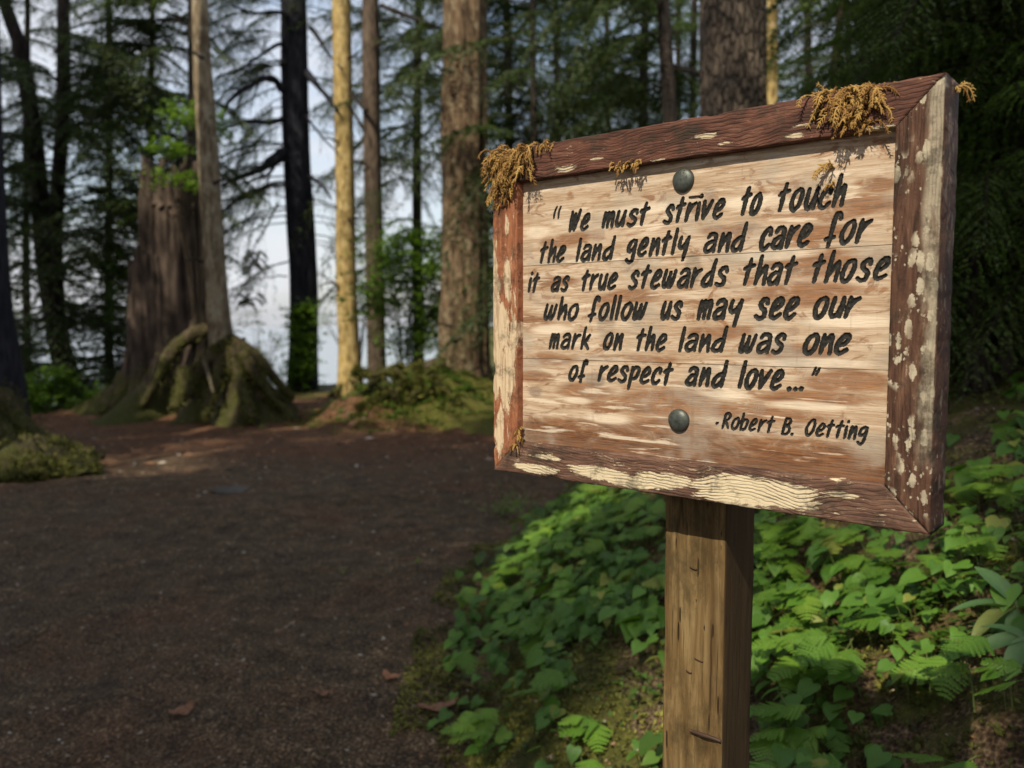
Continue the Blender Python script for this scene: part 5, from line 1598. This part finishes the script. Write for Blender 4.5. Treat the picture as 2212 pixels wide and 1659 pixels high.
lance_plant(2215, 1470, 1.62, 'second pale long-leaved plant, lower at the right edge', [(168, .11, .15), (215, .10, .5), (120, .09, -.3)], 4)

# moss tufts and small creeping leaves over the bank: uncountable
def scatter_moss():
    rnd = np.random.default_rng(9)
    N = 60000
    y = rnd.uniform(1.2, 7.6, N); e = np.interp(y, EY, EX)
    x = e - .22 + rnd.uniform(0, 1, N) ** 1.2 * (.66 * y + .6 - e)
    keep = (fbm(x * 3, y * 3, 0, 51, 3) + ss(-.25, .1, x - e) * .9 > .28) & (rnd.random(N) < np.clip(1.15 - (x - e) * .5, .35, 1))
    x, y = x[keep], y[keep]
    # hummock moss
    xh = rnd.normal(-1.6, .95, 16000); yh = rnd.normal(12.6, .7, 16000)
    kh = fbm(xh * 2, yh * 2, 0, 71, 3) > .1; xh, yh = xh[kh], yh[kh]
    x = np.concatenate([x, xh]); y = np.concatenate([y, yh])
    z = ground_z(x, y) + .004
    n = len(x)
    mb = MB()
    sz = rnd.uniform(.006, .016, n) * np.where(y > 9, 1.7, 1.0)
    t0 = np.clip(.45 + .35 * fbm(x * 5, y * 5, 0, 8, 2) + rnd.normal(0, .15, n), 0, 1)
    for k in range(3):
        az = rnd.uniform(0, 2 * np.pi, n)
        up = rnd.uniform(.3, 1.1, n)
        d = np.stack([np.cos(az), np.sin(az), up], -1) * sz[:, None]
        w = np.stack([-np.sin(az), np.cos(az), 0 * az], -1) * (sz * .38)[:, None]
        c = np.stack([x, y, z], -1)
        v = np.stack([c - w * .3, c + d * .6 + w, c + d, c + d * .6 - w], 1)
        mb.add(v, np.arange(n * 4).reshape(-1, 4), np.repeat(t0, 4))
    o = mb.build('moss_carpet', M['moss_green'])
    tag(o, 'yellow-green moss carpet on the bank and hummock', 'moss', None, 'stuff')
scatter_moss()
def small_cover():
    """creeping plants with small leaves, too many to count"""
    rnd = np.random.default_rng(19)
    N = 4200
    y = 1.4 + 5.8 * rnd.random(N) ** .9; e = np.interp(y, EY, EX)
    x = e + .05 + rnd.random(N) * (.66 * y + .3 - e)
    k = (fbm(x * 2, y * 2, 0, 61, 3) > -.05) & (rnd.random(N) < np.where((x - e < 1.0) & (y < 4.2), .12, .8))
    x, y = x[k], y[k]
    x = np.concatenate([x, rnd.normal(-1.5, .7, 550)]); y = np.concatenate([y, rnd.normal(12.7, .5, 550)])
    mb = MB()
    n = len(x); z = ground_z(x, y)
    for j in range(7):
        az = rnd.uniform(0, 6.28, n); L = (rnd.uniform(.014, .034, n) * np.where(y > 9, 2.0, 1))[:, None]
        c = np.stack([x + rnd.normal(0, .035, n), y + rnd.normal(0, .035, n), z + rnd.uniform(.01, .075, n)], -1)
        d = np.stack([np.cos(az), np.sin(az), rnd.uniform(-.6, .1, n)], -1)
        w = np.stack([-np.sin(az), np.cos(az), rnd.uniform(-.3, .3, n)], -1)
        v = np.stack([c, c + d * L * .35 + w * L * .42 + np.array([0, 0, .004]), c + d * L, c + d * L * .35 - w * L * .42 + np.array([0, 0, .004])], 1)
        mb.add(v, np.arange(n * 4).reshape(-1, 4), np.repeat(rnd.random(n) * .8, 4))
    tag(mb.build('ground_cover', M['creeper']), 'small creeping leaves covering the bank between larger plants', 'ground cover', None, 'stuff')
small_cover()
def scatter_litter():
    rnd = np.random.default_rng(4)
    mb = MB()
    for (N, ya, yb, sa, sb, xl) in ((26000, 1.5, 8, .002, .0075, 1.0), (9000, 7, 18, .006, .02, 1.0), (2200, 2, 8, .007, .014, 1.0), (500, 8, 15, .02, .045, 1.)):
        y = ya + (yb - ya) * rnd.random(N) ** 1.1
        x = rnd.uniform(-.66, .66, N) * y
        e = np.interp(y, EY, EX)
        k = (x < e + .5) | ((rnd.random(N) < .35) & (y < 8)); x, y = x[k], y[k]
        n = len(x)
        z = ground_z(x, y)
        s = rnd.uniform(sa, sb, n)
        az = rnd.uniform(0, 6.28, n); el = rnd.uniform(.5, 2.6, n)
        a = np.stack([np.cos(az), np.sin(az), 0 * az], -1) * (s * el)[:, None] * .7
        b_ = np.stack([-np.sin(az), np.cos(az), rnd.uniform(-.3, .3, n)], -1) * s[:, None] * .5
        up = np.array([0, 0, 1.]) * (s * rnd.uniform(.3, .8, n))[:, None]
        c = np.stack([x, y, z + .002], -1)
        v = np.stack([c - a, c - b_, c + a, c + b_, c + up], 1)
        idx = np.arange(n)[:, None] * 5
        F = np.concatenate([idx + np.array([[0, 1, 4]]), idx + np.array([[1, 2, 4]]), idx + np.array([[2, 3, 4]]), idx + np.array([[3, 0, 4]])])
        t = rnd.random(n) ** (2.2 if sa < .007 else 1.1)
        mb.add(v, F, np.repeat(t, 5))
    tag(mb.build('litter', M['litter']), 'small stones, needles and bark chips scattered over the path', 'litter', None, 'stuff')
scatter_litter()

def scatter_twigs():
    rnd = random.Random(12); mb = MB()
    for i in range(230):
        y = 1.6 + 14 * rnd.random() ** 1.3; x = rnd.uniform(-.66, .66) * y
        if x > float(np.interp(y, EY, EX)) + .9 and y < 9: continue
        L = rnd.uniform(.03, .16) * (1 if y < 8 else 1.8); a = rnd.uniform(0, 6.3)
        p = np.array([[x + math.cos(a) * L * t, y + math.sin(a) * L * t, 0] for t in (-.5, -.1, .3, .5)]) + np.array([[0, 0, 0], [rnd.gauss(0, .1) * L, rnd.gauss(0, .1) * L, 0], [rnd.gauss(0, .1) * L, 0, 0], [0, 0, 0]])
        p[:, 2] = ground_z(p[:, 0], p[:, 1]) + .004
        tube(mb, p, [rnd.uniform(.001, .003), .0012], 4, 6, rnd.uniform(.1, .75) ** 1.0, cap=False)
    tag(mb.build('twigs', M['litter']), 'thin fallen twigs strewn over the path', 'litter', None, 'stuff')
scatter_twigs()
for i_, (pp_, r_) in enumerate((([(742, 872), (790, 846), (842, 838), (868, 858)], .04), ([(905, 868), (880, 888), (845, 905)], .045), ([(955, 812), (930, 850), (938, 895)], .05), ([(800, 838), (838, 800), (872, 786)], .05))):
    limb(log, pp_, 12.5, r_, r_ * .5, M['bark_dark'], 'root', -.25, 7)
# single finds on the path
def dead_leaf(px, py, L, W, az, label, mat='dead_leaf'):
    # ground point under that spot
    p = at(px, py, 3.0); d = np.array(p) - np.array([0, 0, EYE]); t = 1.0
    for _ in range(12):
        q = np.array([0, 0, EYE]) + d * t
        t *= (EYE - float(ground_z(q[0], q[1]))) / (EYE - q[2])
    q = np.array([0, 0, EYE]) + d * t
    n = 12; s = np.linspace(-1, 1, n)
    w = np.sqrt(np.clip(1 - s * s, 0, 1)) * W * .5
    rows = [np.stack([s * L * .5, w * k + .12 * L * s * s, .012 + .25 * w * abs(k) + .02 * s * s + .004 * np.sin(7 * s + k)], -1) for k in (-1, -.4, .2, 1)]
    mb = MB(); mb.add(np.stack(rows), grid_faces(4, n))
    o = mb.build('fallen_leaf', M[mat], None, True)
    o.location = q; o.rotation_euler = (.1, -.05, az)
    tag(o, label, 'leaf')
dead_leaf(948, 1536, .16, .045, .25, 'curled pinkish dead leaf on the path beside the moss bank')
dead_leaf(845, 1470, .09, .045, -.5, 'small dark red dead leaf on the path, lower middle')
dead_leaf(395, 1545, .10, .06, .9, 'pale tan leaf flat on the path, lower left')
dead_leaf(702, 1505, .08, .025, .1, 'thin grey bark chip on the path near the bottom middle')
dead_leaf(742, 1241, .035, .025, .1, 'left one of two tiny fresh green leaves on the open path', 'shrub')
dead_leaf(902, 1217, .035, .025, 1.1, 'right one of two tiny fresh green leaves on the open path', 'shrub')
def stone(px, py, a, b_, h, label, seed, Y, mat='slate'):
    p = ground_pt(px, Y)
    nu, nv = 10, 20
    ph = np.linspace(-.2, math.pi / 2, nu)[:, None]; th = np.linspace(0, 2 * np.pi, nv, endpoint=False)[None]
    r = 1 + .22 * fbm(np.cos(th) * 1.5 + 0 * ph, np.sin(th) * 1.5 + 0 * ph, ph, seed, 3)
    mb = MB(); mb.add(np.stack([a * np.cos(ph) * np.cos(th) * r, b_ * np.cos(ph) * np.sin(th) * r, h * np.sin(ph) * r + 0 * th], -1), grid_faces(nu, nv, True))
    o = mb.build('stone', M[mat], None, True); o.location = p; tag(o, label, 'stone')
stone(492, 1055, .17, .15, .018, 'flat wet blue-grey stone set in the path, left of middle', 3, 7.2)
